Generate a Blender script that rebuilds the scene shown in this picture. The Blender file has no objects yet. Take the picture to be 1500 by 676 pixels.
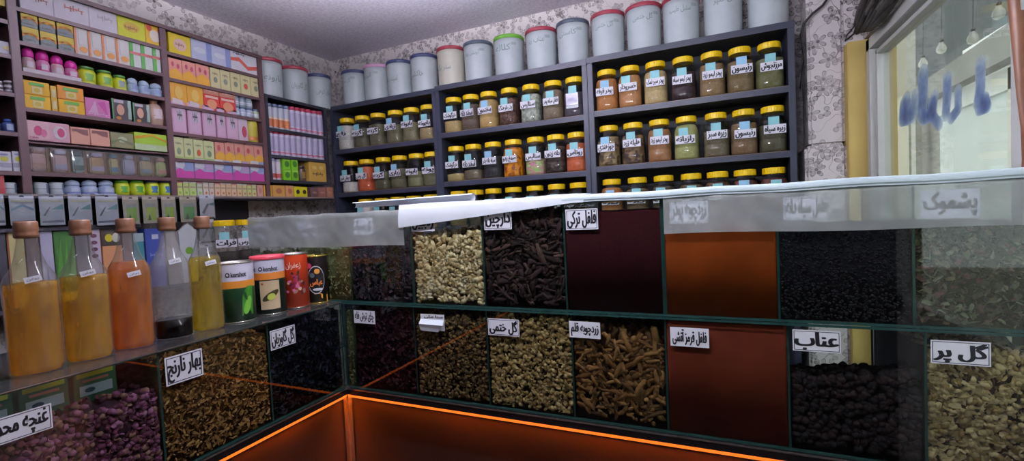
import bpy, bmesh, math, random
import numpy as np
from mathutils import Vector, Matrix
random.seed(7); RNG = np.random.default_rng(7)
S = bpy.context.scene; COL = S.collection
ZUP = 1.35                       # eye level above the floor; coordinates below are measured from eye level
# ------------------------------------------------------------------ camera (matched from the vanishing lines)
FPX, YAW, PIT, ROL = 682.443, .421262544, .0406940181, -.0479525994
def cam_axes():
    cy, sy = math.cos(YAW), math.sin(YAW)
    f = np.array([-sy*math.cos(PIT), cy*math.cos(PIT), -math.sin(PIT)]); r = np.array([cy, sy, 0]); u = np.cross(r, f)
    c, s = math.cos(ROL), math.sin(ROL)
    return np.array([c*r+s*u, -s*r+c*u, f])
AX = cam_axes()
def ray(x, y): return AX.T @ np.array([(x-750)/FPX, -(y-338)/FPX, 1.])
def onX(x, y, X): d = ray(x, y); return d*X/d[0]
def onY(x, y, Y): d = ray(x, y); return d*Y/d[1]
cam = bpy.data.objects.new('camera', bpy.data.cameras.new('camera')); COL.objects.link(cam)
cam.matrix_world = Matrix(((AX[0][0], AX[1][0], -AX[2][0], 0), (AX[0][1], AX[1][1], -AX[2][1], 0), (AX[0][2], AX[1][2], -AX[2][2], 0), (0, 0, 0, 1)))
cam.data.sensor_width = 36; cam.data.lens = FPX/1500*36; cam.data.clip_start = .02
S.camera = cam

# ------------------------------------------------------------------ materials
def lin(c):
    if isinstance(c, str): c = [int(c[i:i+2], 16)/255 for i in (0, 2, 4)]
    return tuple((v/12.92 if v <= .04045 else ((v+.055)/1.055)**2.4) for v in c[:3]) + (1,)
MATS = {}
def newmat(name):
    m = bpy.data.materials.new(name); m.use_nodes = True; m.node_tree.nodes.clear(); MATS[name] = m
    return m, m.node_tree.nodes, m.node_tree.links
def node(N, t, **k):
    n = N.new(t)
    for a, b in k.items():
        if a.startswith('_'): setattr(n, a[1:], b)
        else: n.inputs[a.replace('__', ' ')].default_value = b
    return n
def pbr(name, col, rough=.5, metal=0, var=.12, scale=40, bump=0, col2=None, kind='noise', coord='Object', spec=.5, coat=0, trans=0):
    if name in MATS: return MATS[name]
    m, N, L = newmat(name)
    o = node(N, 'ShaderNodeOutputMaterial'); p = node(N, 'ShaderNodeBsdfPrincipled', Roughness=rough, Metallic=metal)
    p.inputs['Specular IOR Level'].default_value = spec; p.inputs['Coat Weight'].default_value = coat
    p.inputs['Transmission Weight'].default_value = trans
    L.new(p.outputs[0], o.inputs[0])
    tc = node(N, 'ShaderNodeTexCoord'); c = lin(col)
    if kind == 'voronoi':
        t = node(N, 'ShaderNodeTexVoronoi', Scale=scale); fac = t.outputs['Color']
        sp = node(N, 'ShaderNodeSeparateColor'); L.new(fac, sp.inputs[0]); fac = sp.outputs[0]
    else:
        t = node(N, 'ShaderNodeTexNoise', Scale=scale, Detail=4.); fac = t.outputs['Fac']
    L.new(tc.outputs[coord], t.inputs['Vector'])
    r = node(N, 'ShaderNodeValToRGB'); e = r.color_ramp.elements
    if col2: a, b = lin(col2), c
    else: a, b = tuple(v*(1-var) for v in c[:3])+(1,), tuple(min(1, v*(1+var)) for v in c[:3])+(1,)
    e[0].position, e[1].position = (.3, .7) if kind == 'noise' else (.1, .9)
    e[0].color, e[1].color = a, b
    L.new(fac, r.inputs[0]); L.new(r.outputs[0], p.inputs['Base Color'])
    if bump:
        bn = node(N, 'ShaderNodeBump', Strength=bump, Distance=.004)
        L.new(t.outputs['Distance'] if kind == 'voronoi' else t.outputs['Fac'], bn.inputs['Height']); L.new(bn.outputs[0], p.inputs['Normal'])
    return m
def C(hexa, rough=.45): return pbr('print_'+hexa+('_%d' % int(rough*100)), hexa, rough, var=.04, scale=25)
def sheen(N, L, ior):
    ge = node(N, 'ShaderNodeNewGeometry'); mr = node(N, 'ShaderNodeMapRange'); mr.inputs['To Min'].default_value = ior; mr.inputs['To Max'].default_value = 1/ior
    L.new(ge.outputs['Backfacing'], mr.inputs['Value']); fr = node(N, 'ShaderNodeFresnel'); L.new(mr.outputs[0], fr.inputs['IOR']); return fr
def glass(name, tint, rough=.01, ior=1.5, haze=0, hazecol='d8dde0', hz_scale=6):
    m, N, L = newmat(name)
    o = node(N, 'ShaderNodeOutputMaterial'); t = node(N, 'ShaderNodeBsdfTransparent', Color=lin(tint))
    g = node(N, 'ShaderNodeBsdfGlossy', Roughness=rough, Color=(1, 1, 1, 1)); fr = sheen(N, L, ior)
    mx = node(N, 'ShaderNodeMixShader'); L.new(fr.outputs[0], mx.inputs[0]); L.new(g.outputs[0], mx.inputs[2])
    if haze:
        d = node(N, 'ShaderNodeBsdfDiffuse', Color=lin(hazecol)); tl = node(N, 'ShaderNodeBsdfTranslucent', Color=lin(hazecol))
        m1 = node(N, 'ShaderNodeMixShader'); m1.inputs[0].default_value = .85 if 'paint' in name else .4; L.new(d.outputs[0], m1.inputs[1]); L.new(tl.outputs[0], m1.inputs[2])
        m2 = node(N, 'ShaderNodeMixShader'); L.new(t.outputs[0], m2.inputs[1]); L.new(m1.outputs[0], m2.inputs[2])
        nz = node(N, 'ShaderNodeTexNoise', Scale=float(hz_scale), Detail=5.); tc = node(N, 'ShaderNodeTexCoord'); L.new(tc.outputs['Object'], nz.inputs['Vector'])
        mr = node(N, 'ShaderNodeMapRange'); mr.inputs['From Min'].default_value = .3; mr.inputs['From Max'].default_value = .7
        mr.inputs['To Min'].default_value = haze*.7; mr.inputs['To Max'].default_value = min(1, haze*1.25); L.new(nz.outputs['Fac'], mr.inputs['Value'])
        L.new(mr.outputs[0], m2.inputs[0]); L.new(m2.outputs[0], mx.inputs[1])
    else: L.new(t.outputs[0], mx.inputs[1])
    L.new(mx.outputs[0], o.inputs[0]); return m
def emis(name, col, s):
    m, N, L = newmat(name); o = node(N, 'ShaderNodeOutputMaterial'); e = node(N, 'ShaderNodeEmission', Color=lin(col), Strength=s); L.new(e.outputs[0], o.inputs[0]); return m
def liquid(name, col, body, bodyfac):
    m, N, L = newmat(name); o = node(N, 'ShaderNodeOutputMaterial')
    p = node(N, 'ShaderNodeBsdfTransparent', Color=lin(col))
    tl = node(N, 'ShaderNodeBsdfTranslucent', Color=lin(body)); df = node(N, 'ShaderNodeBsdfDiffuse', Color=lin(body))
    m1 = node(N, 'ShaderNodeMixShader'); m1.inputs[0].default_value = .4; L.new(tl.outputs[0], m1.inputs[1]); L.new(df.outputs[0], m1.inputs[2])
    nz = node(N, 'ShaderNodeTexNoise', Scale=22., Detail=3.); tc = node(N, 'ShaderNodeTexCoord'); mp = node(N, 'ShaderNodeMapping'); mp.inputs['Scale'].default_value = (1, 1, .3)
    L.new(tc.outputs['Object'], mp.inputs[0]); L.new(mp.outputs[0], nz.inputs['Vector'])
    mr = node(N, 'ShaderNodeMapRange'); mr.inputs['From Min'].default_value = .3; mr.inputs['From Max'].default_value = .7; mr.inputs['To Min'].default_value = bodyfac*.4; mr.inputs['To Max'].default_value = min(1, bodyfac*1.5); L.new(nz.outputs['Fac'], mr.inputs['Value'])
    mx = node(N, 'ShaderNodeMixShader'); L.new(mr.outputs[0], mx.inputs[0]); L.new(p.outputs[0], mx.inputs[1]); L.new(m1.outputs[0], mx.inputs[2])
    g = node(N, 'ShaderNodeBsdfGlossy', Roughness=.08); fr = sheen(N, L, 1.3); m3 = node(N, 'ShaderNodeMixShader'); L.new(fr.outputs[0], m3.inputs[0]); L.new(mx.outputs[0], m3.inputs[1]); L.new(g.outputs[0], m3.inputs[2]); L.new(m3.outputs[0], o.inputs[0]); return m

def wallpaper(name, base, ink, amount=1.0):
    m, N, L = newmat(name)
    o = node(N, 'ShaderNodeOutputMaterial'); p = node(N, 'ShaderNodeBsdfPrincipled', Roughness=.7); L.new(p.outputs[0], o.inputs[0])
    tc = node(N, 'ShaderNodeTexCoord'); geo = tc.outputs['Object']
    # fold x and y together so the print runs round the corner
    sx = node(N, 'ShaderNodeSeparateXYZ'); L.new(geo, sx.inputs[0]); ad = node(N, 'ShaderNodeMath', _operation='ADD'); L.new(sx.outputs[0], ad.inputs[0]); L.new(sx.outputs[1], ad.inputs[1])
    cb = node(N, 'ShaderNodeCombineXYZ'); L.new(ad.outputs[0], cb.inputs[0]); L.new(sx.outputs[2], cb.inputs[1])
    def flower(scale, petals, size, off):
        mp = node(N, 'ShaderNodeMapping'); mp.inputs['Location'].default_value = (off, off*.7, 0); L.new(cb.outputs[0], mp.inputs[0])
        v = node(N, 'ShaderNodeTexVoronoi', Scale=float(scale)); v.voronoi_dimensions = '2D'; L.new(mp.outputs[0], v.inputs['Vector'])
        sc = node(N, 'ShaderNodeVectorMath', _operation='SCALE'); sc.inputs['Scale'].default_value = scale; L.new(mp.outputs[0], sc.inputs[0])
        ps = node(N, 'ShaderNodeVectorMath', _operation='SCALE'); ps.inputs['Scale'].default_value = scale; L.new(v.outputs['Position'], ps.inputs[0])
        d = node(N, 'ShaderNodeVectorMath', _operation='SUBTRACT'); L.new(sc.outputs[0], d.inputs[0]); L.new(ps.outputs[0], d.inputs[1])
        s2 = node(N, 'ShaderNodeSeparateXYZ'); L.new(d.outputs[0], s2.inputs[0])
        an = node(N, 'ShaderNodeMath', _operation='ARCTAN2'); L.new(s2.outputs[1], an.inputs[0]); L.new(s2.outputs[0], an.inputs[1])
        co = node(N, 'ShaderNodeSeparateColor'); L.new(v.outputs['Color'], co.inputs[0])
        ph = node(N, 'ShaderNodeMath', _operation='MULTIPLY_ADD'); ph.inputs[1].default_value = petals/2; L.new(an.outputs[0], ph.inputs[0]); 
        r6 = node(N, 'ShaderNodeMath', _operation='MULTIPLY'); r6.inputs[1].default_value = 6.; L.new(co.outputs[0], r6.inputs[0]); L.new(r6.outputs[0], ph.inputs[2])
        cs = node(N, 'ShaderNodeMath', _operation='COSINE'); L.new(ph.outputs[0], cs.inputs[0]); ab = node(N, 'ShaderNodeMath', _operation='ABSOLUTE'); L.new(cs.outputs[0], ab.inputs[0])
        rr = node(N, 'ShaderNodeMath', _operation='MULTIPLY'); rr.inputs[1].default_value = size; L.new(ab.outputs[0], rr.inputs[0])
        ln = node(N, 'ShaderNodeVectorMath', _operation='LENGTH'); L.new(d.outputs[0], ln.inputs[0])
        a = node(N, 'ShaderNodeMath', _operation='SUBTRACT'); L.new(rr.outputs[0], a.inputs[0]); L.new(ln.outputs['Value'], a.inputs[1])
        # outline of the petals and a filled heart
        b = node(N, 'ShaderNodeMath', _operation='ABSOLUTE'); L.new(a.outputs[0], b.inputs[0])
        lt = node(N, 'ShaderNodeMath', _operation='LESS_THAN'); lt.inputs[1].default_value = .022; L.new(b.outputs[0], lt.inputs[0])
        l2 = node(N, 'ShaderNodeMath', _operation='LESS_THAN'); l2.inputs[1].default_value = size*.2; L.new(ln.outputs['Value'], l2.inputs[0])
        # the outline exists only close to the heart
        l3 = node(N, 'ShaderNodeMath', _operation='LESS_THAN'); l3.inputs[1].default_value = size*1.1; L.new(ln.outputs['Value'], l3.inputs[0])
        mu = node(N, 'ShaderNodeMath', _operation='MULTIPLY'); L.new(lt.outputs[0], mu.inputs[0]); L.new(l3.outputs[0], mu.inputs[1])
        gt = node(N, 'ShaderNodeMath', _operation='GREATER_THAN'); gt.inputs[1].default_value = 0; L.new(a.outputs[0], gt.inputs[0]); g3 = node(N, 'ShaderNodeMath', _operation='MULTIPLY'); g3.inputs[1].default_value = .45; L.new(gt.outputs[0], g3.inputs[0])
        m0 = node(N, 'ShaderNodeMath', _operation='MAXIMUM'); L.new(mu.outputs[0], m0.inputs[0]); L.new(g3.outputs[0], m0.inputs[1])
        mx = node(N, 'ShaderNodeMath', _operation='MAXIMUM'); L.new(m0.outputs[0], mx.inputs[0]); L.new(l2.outputs[0], mx.inputs[1]); return mx.outputs[0]
    f1 = flower(10., 5, .36, 0.); f2 = flower(17., 2, .36, 3.3)
    nz = node(N, 'ShaderNodeTexNoise', Scale=9., Detail=1.); L.new(cb.outputs[0], nz.inputs['Vector'])
    s = node(N, 'ShaderNodeMath', _operation='SUBTRACT'); s.inputs[1].default_value = .5; L.new(nz.outputs['Fac'], s.inputs[0])
    a = node(N, 'ShaderNodeMath', _operation='ABSOLUTE'); L.new(s.outputs[0], a.inputs[0]); lt = node(N, 'ShaderNodeMath', _operation='LESS_THAN'); lt.inputs[1].default_value = .0035; L.new(a.outputs[0], lt.inputs[0])
    m1 = node(N, 'ShaderNodeMath', _operation='MAXIMUM'); L.new(f1, m1.inputs[0]); L.new(f2, m1.inputs[1])
    m2 = node(N, 'ShaderNodeMath', _operation='MAXIMUM'); L.new(m1.outputs[0], m2.inputs[0]); L.new(lt.outputs[0], m2.inputs[1])
    n2 = node(N, 'ShaderNodeTexNoise', Scale=5., Detail=3.); L.new(cb.outputs[0], n2.inputs['Vector'])
    k = node(N, 'ShaderNodeMath', _operation='MULTIPLY'); L.new(m2.outputs[0], k.inputs[0]); L.new(n2.outputs['Fac'], k.inputs[1])
    k2 = node(N, 'ShaderNodeMath', _operation='MULTIPLY'); k2.inputs[1].default_value = 1.5*amount; k2.use_clamp = True; L.new(k.outputs[0], k2.inputs[0])
    mx = node(N, 'ShaderNodeMix'); mx.data_type = 'RGBA'; mx.inputs['A'].default_value = lin(base); mx.inputs['B'].default_value = lin(ink); L.new(k2.outputs[0], mx.inputs['Factor'])
    # base of a color mix is on sockets 6 and 7
    mx.inputs[6].default_value = lin(base); mx.inputs[7].default_value = lin(ink)
    L.new(mx.outputs[2], p.inputs['Base Color'])
    return m

M_wallpaper = wallpaper('floral_wallpaper', 'cdc5c3', '4c4042')
M_ceil = pbr('ceiling_plaster', 'd8d2de', .85, var=.16, scale=70, bump=.5)
M_floor = pbr('floor_tile', '26221f', .6, var=.1, scale=6)
M_brown = pbr('brown_shelf_board', '523a3c', .45, var=.12, scale=9)
M_brown_back = pbr('dark_shelf_back', '2e2a33', .6, var=.12, scale=9)
M_slate = pbr('slate_shelf_board', '2b2f3e', .42, var=.08, scale=8)
M_slate_back = pbr('slate_shelf_back', '20222c', .6, var=.08, scale=8)
M_tan = pbr('raw_board_edge', '9a8474', .7, var=.15, scale=60)
M_glass = glass('clear_case_glass', 'f6f9f7', .008, 1.45)
M_gedge = pbr('green_glass_edge', '24403c', .15, var=.2, scale=20)
M_window = glass('window_glass', 'eceee8', .02, 1.22, haze=.10, hazecol='b8b8a8', hz_scale=3)
M_pet = glass('clear_jar_plastic', 'eeeeea', .06, 1.42)
M_bottle = glass('clear_bottle_plastic', 'e8e8e6', .07, 1.5, haze=.07, hazecol='e0e0e0', hz_scale=12)
M_film = glass('milky_plastic_film', 'dfe6ea', .25, 1.3, haze=.37, hazecol='f6f8f6', hz_scale=7)
M_film2 = glass('clear_cellophane', 'eef0f0', .12, 1.9, haze=.22, hazecol='d6d4d8', hz_scale=20)
M_sheet = pbr('white_plastic_sheet', 'b9c6cc', .35, var=.05, scale=9)
M_paper = pbr('white_paper', 'd6dae2', .7, var=.03, scale=12)
M_label = pbr('label_paper', 'd8d6de', .55, var=.03, scale=30)
M_ink = pbr('black_ink', '14121a', .5, var=.1)
M_teal = pbr('teal_sticker_paper', '8ccbd0', .55, var=.05, scale=30)
M_tealb = pbr('blue_sticker_paper', '94c4e0', .55, var=.05, scale=30)
M_lid = pbr('yellow_lid_plastic', 'eec60e', .35, var=.05, scale=30)
M_metal = pbr('dark_aluminium', '3a3538', .3, metal=.8, var=.1)
M_bright = pbr('bright_aluminium', 'b8a8a0', .25, metal=.9, var=.1)
M_wood = pbr('dark_red_wood', '241512', .5, var=.45, scale=5, coat=0)
M_pail = pbr('white_pail_plastic', 'b4bcbe', .4, var=.05, scale=14)
M_pailw = pbr('cream_pail_plastic', 'c0bcac', .4, var=.05, scale=14)
M_pen = pbr('marker_pen', '7c8c88', .6, var=.2)

# ------------------------------------------------------------------ mesh building
class MB:
    def __init__(s): s.V = []; s.F = []; s.I = []; s.m = []; s.sm = []
    def mi(s, m):
        if m not in s.m: s.m.append(m)
        return s.m.index(m)
    def add(s, V, F, m, smooth=False):
        b = len(s.V); i = s.mi(m); s.V += [tuple(v) for v in V]
        for f in F: s.F.append([b+k for k in f]); s.I.append(i); s.sm.append(smooth)
    def box(s, x0, x1, y0, y1, z0, z1, m, bev=0, side=None, axis=None):
        """axis/side: the four thin faces take the material side, the two faces across axis take m"""
        if bev > 0:
            bm = bmesh.new(); bmesh.ops.create_cube(bm, size=1)
            for v in bm.verts: v.co = Vector(((x0+x1)/2+v.co.x*(x1-x0), (y0+y1)/2+v.co.y*(y1-y0), (z0+z1)/2+v.co.z*(z1-z0)))
            bmesh.ops.bevel(bm, geom=list(bm.edges), offset=bev, segments=2, affect='EDGES')
            bm.verts.index_update(); s.add([v.co[:] for v in bm.verts], [[v.index for v in f.verts] for f in bm.faces], m); bm.free(); return
        V = [(x, y, z) for z in (z0, z1) for y in (y0, y1) for x in (x0, x1)]
        F = {'z-': (0, 2, 3, 1), 'z+': (4, 5, 7, 6), 'y-': (0, 1, 5, 4), 'y+': (2, 6, 7, 3), 'x-': (0, 4, 6, 2), 'x+': (1, 3, 7, 5)}
        if side is None: s.add(V, list(F.values()), m)
        else:
            s.add(V, [f for k, f in F.items() if k[0] == axis], m); s.add(V, [f for k, f in F.items() if k[0] != axis], side)
    def lathe(s, prof, m, cx=0, cy=0, seg=28, sq=2., smooth=True, capb=True, capt=True, rib=0, a0=0, a1=2*math.pi):
        V = []; full = a1-a0 > 6.28
        n = seg if full else seg+1
        for r, z in prof:
            for k in range(n):
                a = a0+(a1-a0)*k/seg; c, t = math.cos(a), math.sin(a)
                q = (abs(c)**sq+abs(t)**sq)**(-1/sq) if sq != 2 else 1
                rr = r*q*(1-(rib if k % 2 else 0)); V.append((cx+rr*c, cy+rr*t, z))
        F = []
        for i in range(len(prof)-1):
            for k in range(seg):
                a, b = i*n+k, i*n+(k+1) % n if full else i*n+k+1
                F.append((a, b, b+n, a+n))
        if capb and full: F.append(tuple(reversed(range(n))))
        if capt and full: F.append(tuple((len(prof)-1)*n+k for k in range(n)))
        s.add(V, F, m, smooth)
    def tube(s, P, r, m, seg=8):
        P = [Vector(p) for p in P]; V = []; up = Vector((0, 0, 1))
        for i, p in enumerate(P):
            t = (P[min(i+1, len(P)-1)]-P[max(i-1, 0)]).normalized(); a = t.cross(up)
            if a.length < .05: a = t.cross(Vector((1, 0, 0)))
            a.normalize(); b = t.cross(a); rr = r[i] if isinstance(r, (list, tuple)) else r
            for k in range(seg): w = 2*math.pi*k/seg; V.append(p+a*math.cos(w)*rr+b*math.sin(w)*rr)
        F = [(i*seg+k, i*seg+(k+1) % seg, (i+1)*seg+(k+1) % seg, (i+1)*seg+k) for i in range(len(P)-1) for k in range(seg)]
        F += [tuple(reversed(range(seg))), tuple((len(P)-1)*seg+k for k in range(seg))]
        s.add(V, F, m, True)
    def plate(s, pts, y, th, m):
        """polygon of (x, z) points, facing -y, standing th proud of y"""
        n = len(pts); V = [(a, y-th, b) for a, b in pts]+[(a, y, b) for a, b in pts]
        F = [tuple(range(n))]+[(i, i+n, (i+1) % n+n, (i+1) % n) for i in range(n)]
        s.add(V, F, m)
    def text(s, word, x0, x1, z0, z1, y, m, bold=.042, keep=True, bend=None, lay=.0004):
        V, F = glyphs(word)
        if not len(V): return
        a0, a1 = V[:, 0].min(), V[:, 0].max(); b0, b1 = V[:, 1].min(), V[:, 1].max()
        sx = (x1-x0)/(a1-a0); sz = (z1-z0)/(b1-b0)
        if keep: sx = min(sx, sz*1.15)
        cx = (x0+x1)/2; cz = (z0+z1)/2
        for k, dx in enumerate((-bold, 0, bold)) if bold else [(0, 0)]:
            P = [(cx+(v[0]+dx-(a0+a1)/2)*sx, y-lay-k*.00005, cz+(v[1]-(b0+b1)/2)*sz) for v in V]
            if bend: P = [(math.sin(p[0]/bend)*(bend-p[1]*1), -math.cos(p[0]/bend)*(bend-p[1]), p[2]) for p in P]
            s.add(P, F, m)
    def build(s, name, parent=None, loc=None, rot=None, sub=None):
        me = bpy.data.meshes.new(name); me.from_pydata(s.V, [], s.F)
        for m in s.m: me.materials.append(m)
        me.polygons.foreach_set('material_index', s.I); me.polygons.foreach_set('use_smooth', s.sm); me.update()
        o = bpy.data.objects.new(name, me); COL.objects.link(o)
        if parent: o.parent = parent
        if loc is not None: o.location = loc
        if rot is not None: o.rotation_euler = (0, 0, rot)
        return o
def tri_object(name, V, F, I, mats, parent=None, smooth=True):
    me = bpy.data.meshes.new(name); me.vertices.add(len(V)); me.vertices.foreach_set('co', np.asarray(V, np.float32).ravel())
    me.loops.add(F.size); me.loops.foreach_set('vertex_index', F.astype(np.int32).ravel()); me.polygons.add(len(F))
    me.polygons.foreach_set('loop_start', np.arange(0, F.size, 3, dtype=np.int32)); me.polygons.foreach_set('loop_total', np.full(len(F), 3, np.int32))
    for m in mats: me.materials.append(m)
    me.polygons.foreach_set('material_index', np.asarray(I, np.int32)); me.polygons.foreach_set('use_smooth', np.full(len(F), smooth)); me.update(); me.validate()
    o = bpy.data.objects.new(name, me); COL.objects.link(o)
    if parent: o.parent = parent
    return o
def tag(o, label=None, cat=None, group=None, kind=None):
    for k, v in (('label', label), ('category', cat), ('group', group), ('kind', kind)):
        if v: o[k] = v
    return o
def thing(name, label, cat, loc=(0, 0, 0), rot=0, group=None, kind=None):
    o = bpy.data.objects.new(name, None); COL.objects.link(o); o.location = loc; o.rotation_euler = (0, 0, rot); o.empty_display_size = .05
    return tag(o, label, cat, group, kind)
def struct(name, mb, **k): return tag(mb.build(name, **k), kind='structure')
ORD = ['first', 'second', 'third', 'fourth', 'fifth', 'sixth', 'seventh', 'eighth', 'ninth', 'tenth', 'eleventh', 'twelfth', 'thirteenth', 'fourteenth', 'fifteenth', 'sixteenth', 'seventeenth']

# ------------------------------------------------------------------ Persian lettering (joined letter forms, laid out right to left)
FORM = {}
def reg(ch, iso, fin=None, ini=None, med=None): FORM[ch] = (iso, fin or iso, ini, med)
reg('ا', 0xFE8D, 0xFE8E); reg('آ', 0xFE81, 0xFE82)
for ch, b in zip('بتثجحخسشصضطظعغفقكلمنهي', [0xFE8F, 0xFE95, 0xFE99, 0xFE9D, 0xFEA1, 0xFEA5, 0xFEB1, 0xFEB5, 0xFEB9, 0xFEBD, 0xFEC1, 0xFEC5, 0xFEC9, 0xFECD, 0xFED1, 0xFED5, 0xFED9, 0xFEDD, 0xFEE1, 0xFEE5, 0xFEE9, 0xFEF1]): reg(ch, b, b+1, b+2, b+3)
for ch, b in zip('دذرزو', [0xFEA9, 0xFEAB, 0xFEAD, 0xFEAF, 0xFEED]): reg(ch, b, b+1)
for ch, b in (('پ', 0xFB56), ('چ', 0xFB7A), ('ک', 0xFB8E), ('گ', 0xFB92), ('ی', 0xFBFC)): reg(ch, b, b+1, b+2, b+3)
reg('ژ', 0xFB8A, 0xFB8B)
def shape_word(s):
    if not any(c in FORM for c in s): return s
    o = ''
    for i, c in enumerate(s):
        if c not in FORM: o += c; continue
        pj = i > 0 and s[i-1] in FORM and FORM[s[i-1]][2] is not None
        nj = FORM[c][2] is not None and i+1 < len(s) and s[i+1] in FORM
        iso, fin, ini, med = FORM[c]; o += chr(med if pj and nj else fin if pj else ini if nj else iso)
    return o[::-1]
GC = {}
def glyphs(word):
    if word in GC: return GC[word]
    cu = bpy.data.curves.new('lettering', 'FONT'); cu.body = shape_word(word); cu.resolution_u = 3; cu.offset = .008
    o = bpy.data.objects.new('lettering', cu); COL.objects.link(o); bpy.context.view_layer.update()
    me = o.to_mesh(); V = np.array([v.co[:] for v in me.vertices]); F = [tuple(p.vertices) for p in me.polygons]
    o.to_mesh_clear(); bpy.data.objects.remove(o); bpy.data.curves.remove(cu)
    GC[word] = (V, F); return GC[word]

def label_mb(word, w, h, y=0, border=True, mat=None, x=0, z=0, pad=.12, mb=None):
    mb = mb or MB(); mat = mat or M_label
    mb.box(x-w/2, x+w/2, y-.0007, y, z-h/2, z+h/2, mat)
    if border:
        t = h*.025; e = h*.05; a, b = w/2-e, h/2-e
        for q in ((-a, a, b-t, b), (-a, a, -b, -b+t), (-a, -a+t, -b, b), (a-t, a, -b, b)):
            mb.box(x+q[0], x+q[1], y-.0010, y-.0007, z+q[2], z+q[3], M_ink)
    if word: mb.text(word, x-w/2*(1-pad), x+w/2*(1-pad), z-h/2*(1-pad*1.3), z+h/2*(1-pad*1.3), y-.0007, M_ink, keep=False, bold=.055)
    return mb

# ================================================================== THE ROOM
XW, YW, XR, YF, ZC, ZF = -2.65, 2.72, .60, -1.7, 1.197, -1.35
mb = MB(); mb.box(XW-.1, XR+.1, YF-.1, YW+.1, ZF-.1, ZF, M_floor); struct('floor', mb)
mb = MB(); mb.box(XW-.1, XR+.1, YF-.1, YW+.1, ZC, ZC+.1, M_ceil); struct('ceiling', mb)
mb = MB(); mb.box(XW-.1, XW, YF, YW, ZF, ZC, M_wallpaper); struct('wall_left', mb)
mb = MB(); mb.box(XW-.1, XR+.1, YW, YW+.1, ZF, ZC, M_wallpaper); struct('wall_back', mb)
mb = MB(); mb.box(XW-.1, XR+.1, YF-.1, YF, ZF, ZC, pbr('darkened_unseen_wall', '201c1a', .7, var=.2, scale=4)); struct('wall_front', mb)  # unseen wall coloured dark so the case glass reflects less light
WY0, WY1, WZ0, WZ1 = 1.42, 2.485, -1.15, .655      # window opening in the right wall
DY0, DY1 = .25, 1.38                              # glazed door opening
mb = MB()
mb.box(XR, XR+.1, YF, DY0, ZF, ZC, pbr('darkened_unseen_wall', '201c1a', .7, var=.2, scale=4)); mb.box(XR, XR+.1, DY0, YW, WZ1+.03, ZC, M_wallpaper)  # wall before the door takes the same darkened colour, to dim reflections
mb.box(XR, XR+.1, WY0-.08, YW, ZF, WZ0, M_wallpaper); struct('wall_right', mb)
M_yellow = pbr('yellow_jamb_paint', 'bda45c', .6, var=.08, scale=7)
mb = MB(); mb.box(.527, XR+.1, 2.50, YW, ZF, WZ1+.015, M_yellow, bev=.003); struct('trim_1', mb)
M_alu = pbr('white_window_profile', 'b9b9b4', .4, var=.04, scale=12)
M_wstile = pbr('brown_wood_stile', '7a5038', .4, var=.2, scale=8)
wf = MB()
for q in ((0, .045), (.06, .075)):
    a, b = q; x0, x1 = XR-.01+a*.3, XR+.05
    wf.box(x0, x1, WY1-b, WY1-a, WZ0, WZ1-a, M_alu); wf.box(x0, x1, WY0, WY1-a, WZ1-b, WZ1-a, M_alu); wf.box(x0, x1, WY0, WY1-a, WZ0+a, WZ0+b, M_alu)
win = thing('window_1', None, None, (0, 0, 0), kind='structure'); wf.build('window_frame', win)
g = MB(); g.box(XR+.03, XR+.034, WY0, WY1-.07, WZ0+.07, WZ1-.07, M_window); g.build('window_pane', win)
mb = MB(); mb.tube([(XR, WY0-.075, ZF), (XR-.0, WY0-.07, 0), (XR, WY0-.055, .2), (XR, WY0-.02, .42), (XR, WY0-.005, WZ1+.03)], .014, M_wstile, 10)
mb.box(XR, XR+.08, DY1, WY0, WZ0, WZ1+.03, M_alu); struct('trim_2', mb)
dr = thing('door_1', None, None, kind='structure'); mb = MB()
for a, b, c, d in ((DY0, DY0+.06, ZF, WZ1), (DY1-.06, DY1, ZF, WZ1), (DY0, DY1, WZ1-.06, WZ1), (DY0, DY1, ZF, ZF+.2), (DY0, DY1, -.45, -.39)): mb.box(XR+.02, XR+.06, a, b, c, d, M_alu)
mb.build('door_frame', dr); mb = MB(); mb.box(XR+.038, XR+.042, DY0+.06, DY1-.06, -.39, WZ1-.06, M_window); mb.build('door_pane', dr)
mb = MB(); mb.box(XR+.036, XR+.044, DY0+.06, DY1-.06, ZF+.2, -.45, M_alu); mb.build('door_panel', dr)
mb = MB(); mb.box(.385, .526, 2.55, YW, .235, ZC, M_wallpaper, bev=.012); mb.box(.365, .5265, 2.53, YW, ZF, .235, M_wallpaper, bev=.012); mb.box(.526, .60, 2.55, YW, WZ1+.016, ZC, M_wallpaper); struct('trim_3', mb)

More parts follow.
